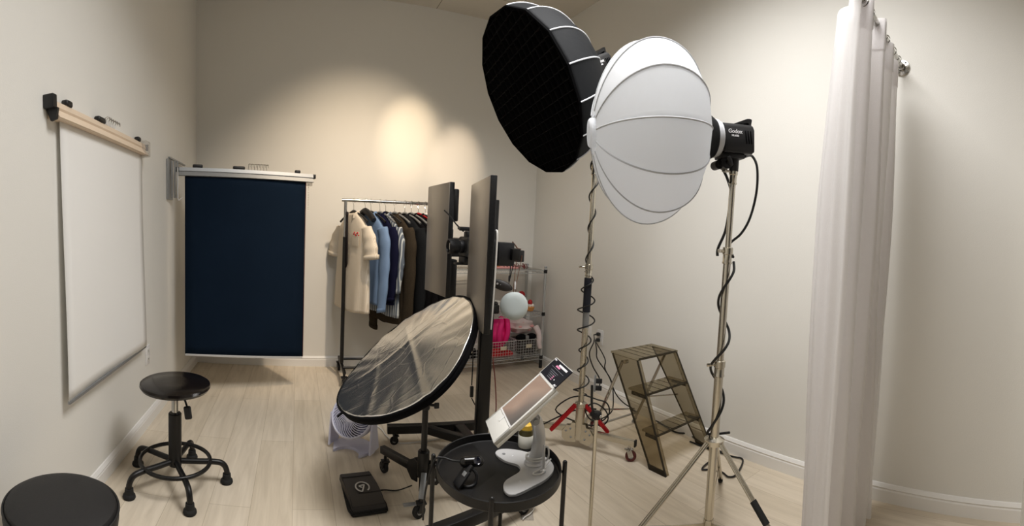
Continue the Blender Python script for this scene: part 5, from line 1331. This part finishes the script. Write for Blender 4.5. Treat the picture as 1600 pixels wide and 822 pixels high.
# ------------------------------------------------------------------ curtain on its rod
fl = onX(1410, 107, XR); RDY, RDZ = fl.y, fl.z
def curtain():
    o = (XR, RDY, RDZ)
    r = thing('curtain_rod', 'chrome curtain rod fixed to the right wall by a round flange', 'curtain rod', o)
    obj('rod', world(o).rod((XR - 1.35, RDY, RDZ), (XR - 0.005, RDY, RDZ), 0.014, 18), 'chrome', r)
    fmx = frame((-1, 0, 0), (0, 0, 1), (XR, RDY, RDZ))
    obj('flange', world(o).lathe([(0.04, 0.0), (0.041, 0.004), (0.038, 0.008), (0.02, 0.011), (0.019, 0.03), (0.014, 0.032)], fmx, 32), 'chrome', r)
    for i in range(4): obj('screw', world(o).ball((XR - 0.010, RDY + 0.03 * math.cos(0.6 + i * PI / 2), RDZ + 0.03 * math.sin(0.6 + i * PI / 2)), 0.005, n=8), 'greym', r)
    for i, x in enumerate((1.49, 1.55, 1.62, 1.70, 1.80, 1.92, 2.03, 2.12)):
        k = tag(obj('curtain_ring', MB().torus((0, 0, -0.004), 0.021, 0.0022, axis=(1, 0, 0), n=24, m=6).ball((0, 0, 0.0185), 0.0035, n=8), 'chrome', loc=(x, RDY, RDZ)), 'chrome curtain ring on the rod', 'curtain ring', 'curtain rings')
        if x < 1.75: k['label'] = 'chrome curtain ring hidden among the curtain pleats'
        else: k['label'] = ('second chrome ring from the curtain pleats towards the wall', 'first chrome ring showing beyond the curtain pleats', 'chrome curtain ring between two others near the wall', 'chrome curtain ring nearest the wall flange')[(1.80, 1.92, 2.03, 2.12).index(x)]
    y0 = RDY
    plan = [(2.10, y0 - 0.035), (2.085, y0 + 0.02), (2.045, y0 - 0.05), (1.985, y0 + 0.045), (1.93, y0 - 0.05), (1.86, y0 + 0.085), (1.80, y0 - 0.055), (1.735, y0 + 0.165), (1.675, y0 + 0.07), (1.64, y0 - 0.055), (1.575, y0 + 0.03), (1.53, y0 - 0.05)]
    P = smooth([(x, y, 0) for x, y in plan], 10); n = len(P) - 1
    ztop = RDZ + 0.022
    co = (1.75, y0, 0.0)
    k = thing('curtain', 'long white linen curtain bunched up on the right', 'curtain', co)
    ctr = Vector((1.77, y0 + 0.02, 0))
    def sheet(u, v):
        i = u * n; a = int(min(i, n - 1)); p = P[a].lerp(P[a + 1], i - a)
        zt_ = ztop - 0.30 * max(0.0, p.x - 1.80)
        z = zt_ - v * (zt_ - 0.012)
        td = (P[a + 1] - P[a]).normalized(); nn = Vector((-td.y, td.x, 0))
        amp = 0.80 + 0.20 * min(1, v * 3) + 0.06 * math.sin(u * 40 + v * 5)
        q = Vector((p.x + 0.01 * math.sin(u * 23 + v * 6), y0 + (p.y - y0) * amp + 0.012 * math.sin(v * 7 + u * 15) * v, 0))
        q.y -= 0.03 * (v - 0.4)
        q += nn * (0.010 * math.sin(u * 2 * PI * 17 + 0.6 * math.sin(v * 4)) * (0.35 + 0.65 * min(1, v * 5)))
        return Vector((q.x, q.y, z))
    obj('panel', world(co).grid(sheet, 240, 40), 'linen', k, sharp=80)
    def head(u, v):
        q = sheet(u, v * 0.058); 
        i = int(min(u * n, n - 1)); td = (P[i + 1] - P[i]).normalized(); nn = Vector((-td.y, td.x, 0))
        return q + nn * 0.004
    obj('header_tape', world(co).grid(head, 240, 4), 'linen', k, sharp=80)
curtain()

# ------------------------------------------------------------------ lights
def area(name, loc, aim, size, power, col, sy=None, spread=None):
    l = bpy.data.lights.new(name, 'AREA'); l.energy = power; l.color = col; l.size = size
    if sy: l.shape = 'RECTANGLE'; l.size_y = sy
    if spread: l.spread = spread
    o = bpy.data.objects.new(name, l); C.objects.link(o); o.location = loc
    d = Vector(aim) - Vector(loc); o.rotation_euler = d.to_track_quat('-Z', 'Y').to_euler(); return o
def spot(name, loc, aim, power, col, ang, blend=0.6, rad=0.03):
    l = bpy.data.lights.new(name, 'SPOT'); l.energy = power; l.color = col; l.spot_size = math.radians(ang); l.spot_blend = blend; l.shadow_soft_size = rad
    o = bpy.data.objects.new(name, l); C.objects.link(o); o.location = loc
    d = Vector(aim) - Vector(loc); o.rotation_euler = d.to_track_quat('-Z', 'Y').to_euler(); return o
area('ceiling_and_fill_panel', (0.95, 1.18, ZC - 0.02), (0.95, 1.18, 0), 1.1, 56, (1.0, 0.985, 0.97), 1.1, math.radians(143))
area('ceiling_and_fill_panel', (-0.35, 0.95, ZC - 0.02), (-0.35, 0.95, 0), 0.7, 2, (0.97, 0.985, 1.0), 0.7)  # added dim fill for the curtain front, not a known fixture
spot('ceiling_spot', (1.0, 2.80, ZC - 0.03), (0.95, YB, 2.02), 80, (1.0, 0.78, 0.52), 25, 1.0, 0.03)
spot('ceiling_spot', (1.40, 2.90, ZC - 0.03), (1.40, YB, 1.80), 95, (1.0, 0.78, 0.56), 22, 1.0, 0.03)
spot('ceiling_spot', (0.80, 2.10, ZC - 0.03), (0.45, YB, 1.18), 210, (1.0, 0.80, 0.58), 64, 1.0, 0.04)
w = bpy.data.worlds.new('room_world'); SC.world = w; w.use_nodes = True
w.node_tree.nodes['Background'].inputs['Color'].default_value = (0.5, 0.5, 0.5, 1); w.node_tree.nodes['Background'].inputs['Strength'].default_value = 0.06

# ------------------------------------------------------------------ camera
cam = bpy.data.cameras.new('camera'); co = bpy.data.objects.new('camera', cam); C.objects.link(co)
cam.type = 'PANO'; cam.panorama_type = 'CENTRAL_CYLINDRICAL'
cam.central_cylindrical_radius = 1.0
cam.central_cylindrical_range_u_min = -800 / F; cam.central_cylindrical_range_u_max = 800 / F
cam.central_cylindrical_range_v_min = (V0 - 822) / F; cam.central_cylindrical_range_v_max = V0 / F
cam.clip_start = 0.02
m3 = Matrix((CM.col[0], CM.col[2], -CM.col[1])).transposed()
co.matrix_world = Matrix.Translation(EYE) @ m3.to_4x4()
SC.camera = co
SC.view_settings.view_transform = 'Standard'; SC.view_settings.look = 'None'
SC.view_settings.gamma = 1; SC.view_settings.use_curve_mapping = False
SC.view_settings.exposure = -0.08
SC.cycles.max_bounces = 8; SC.cycles.diffuse_bounces = 5; SC.cycles.transparent_max_bounces = 12
SC.cycles.use_denoising = True
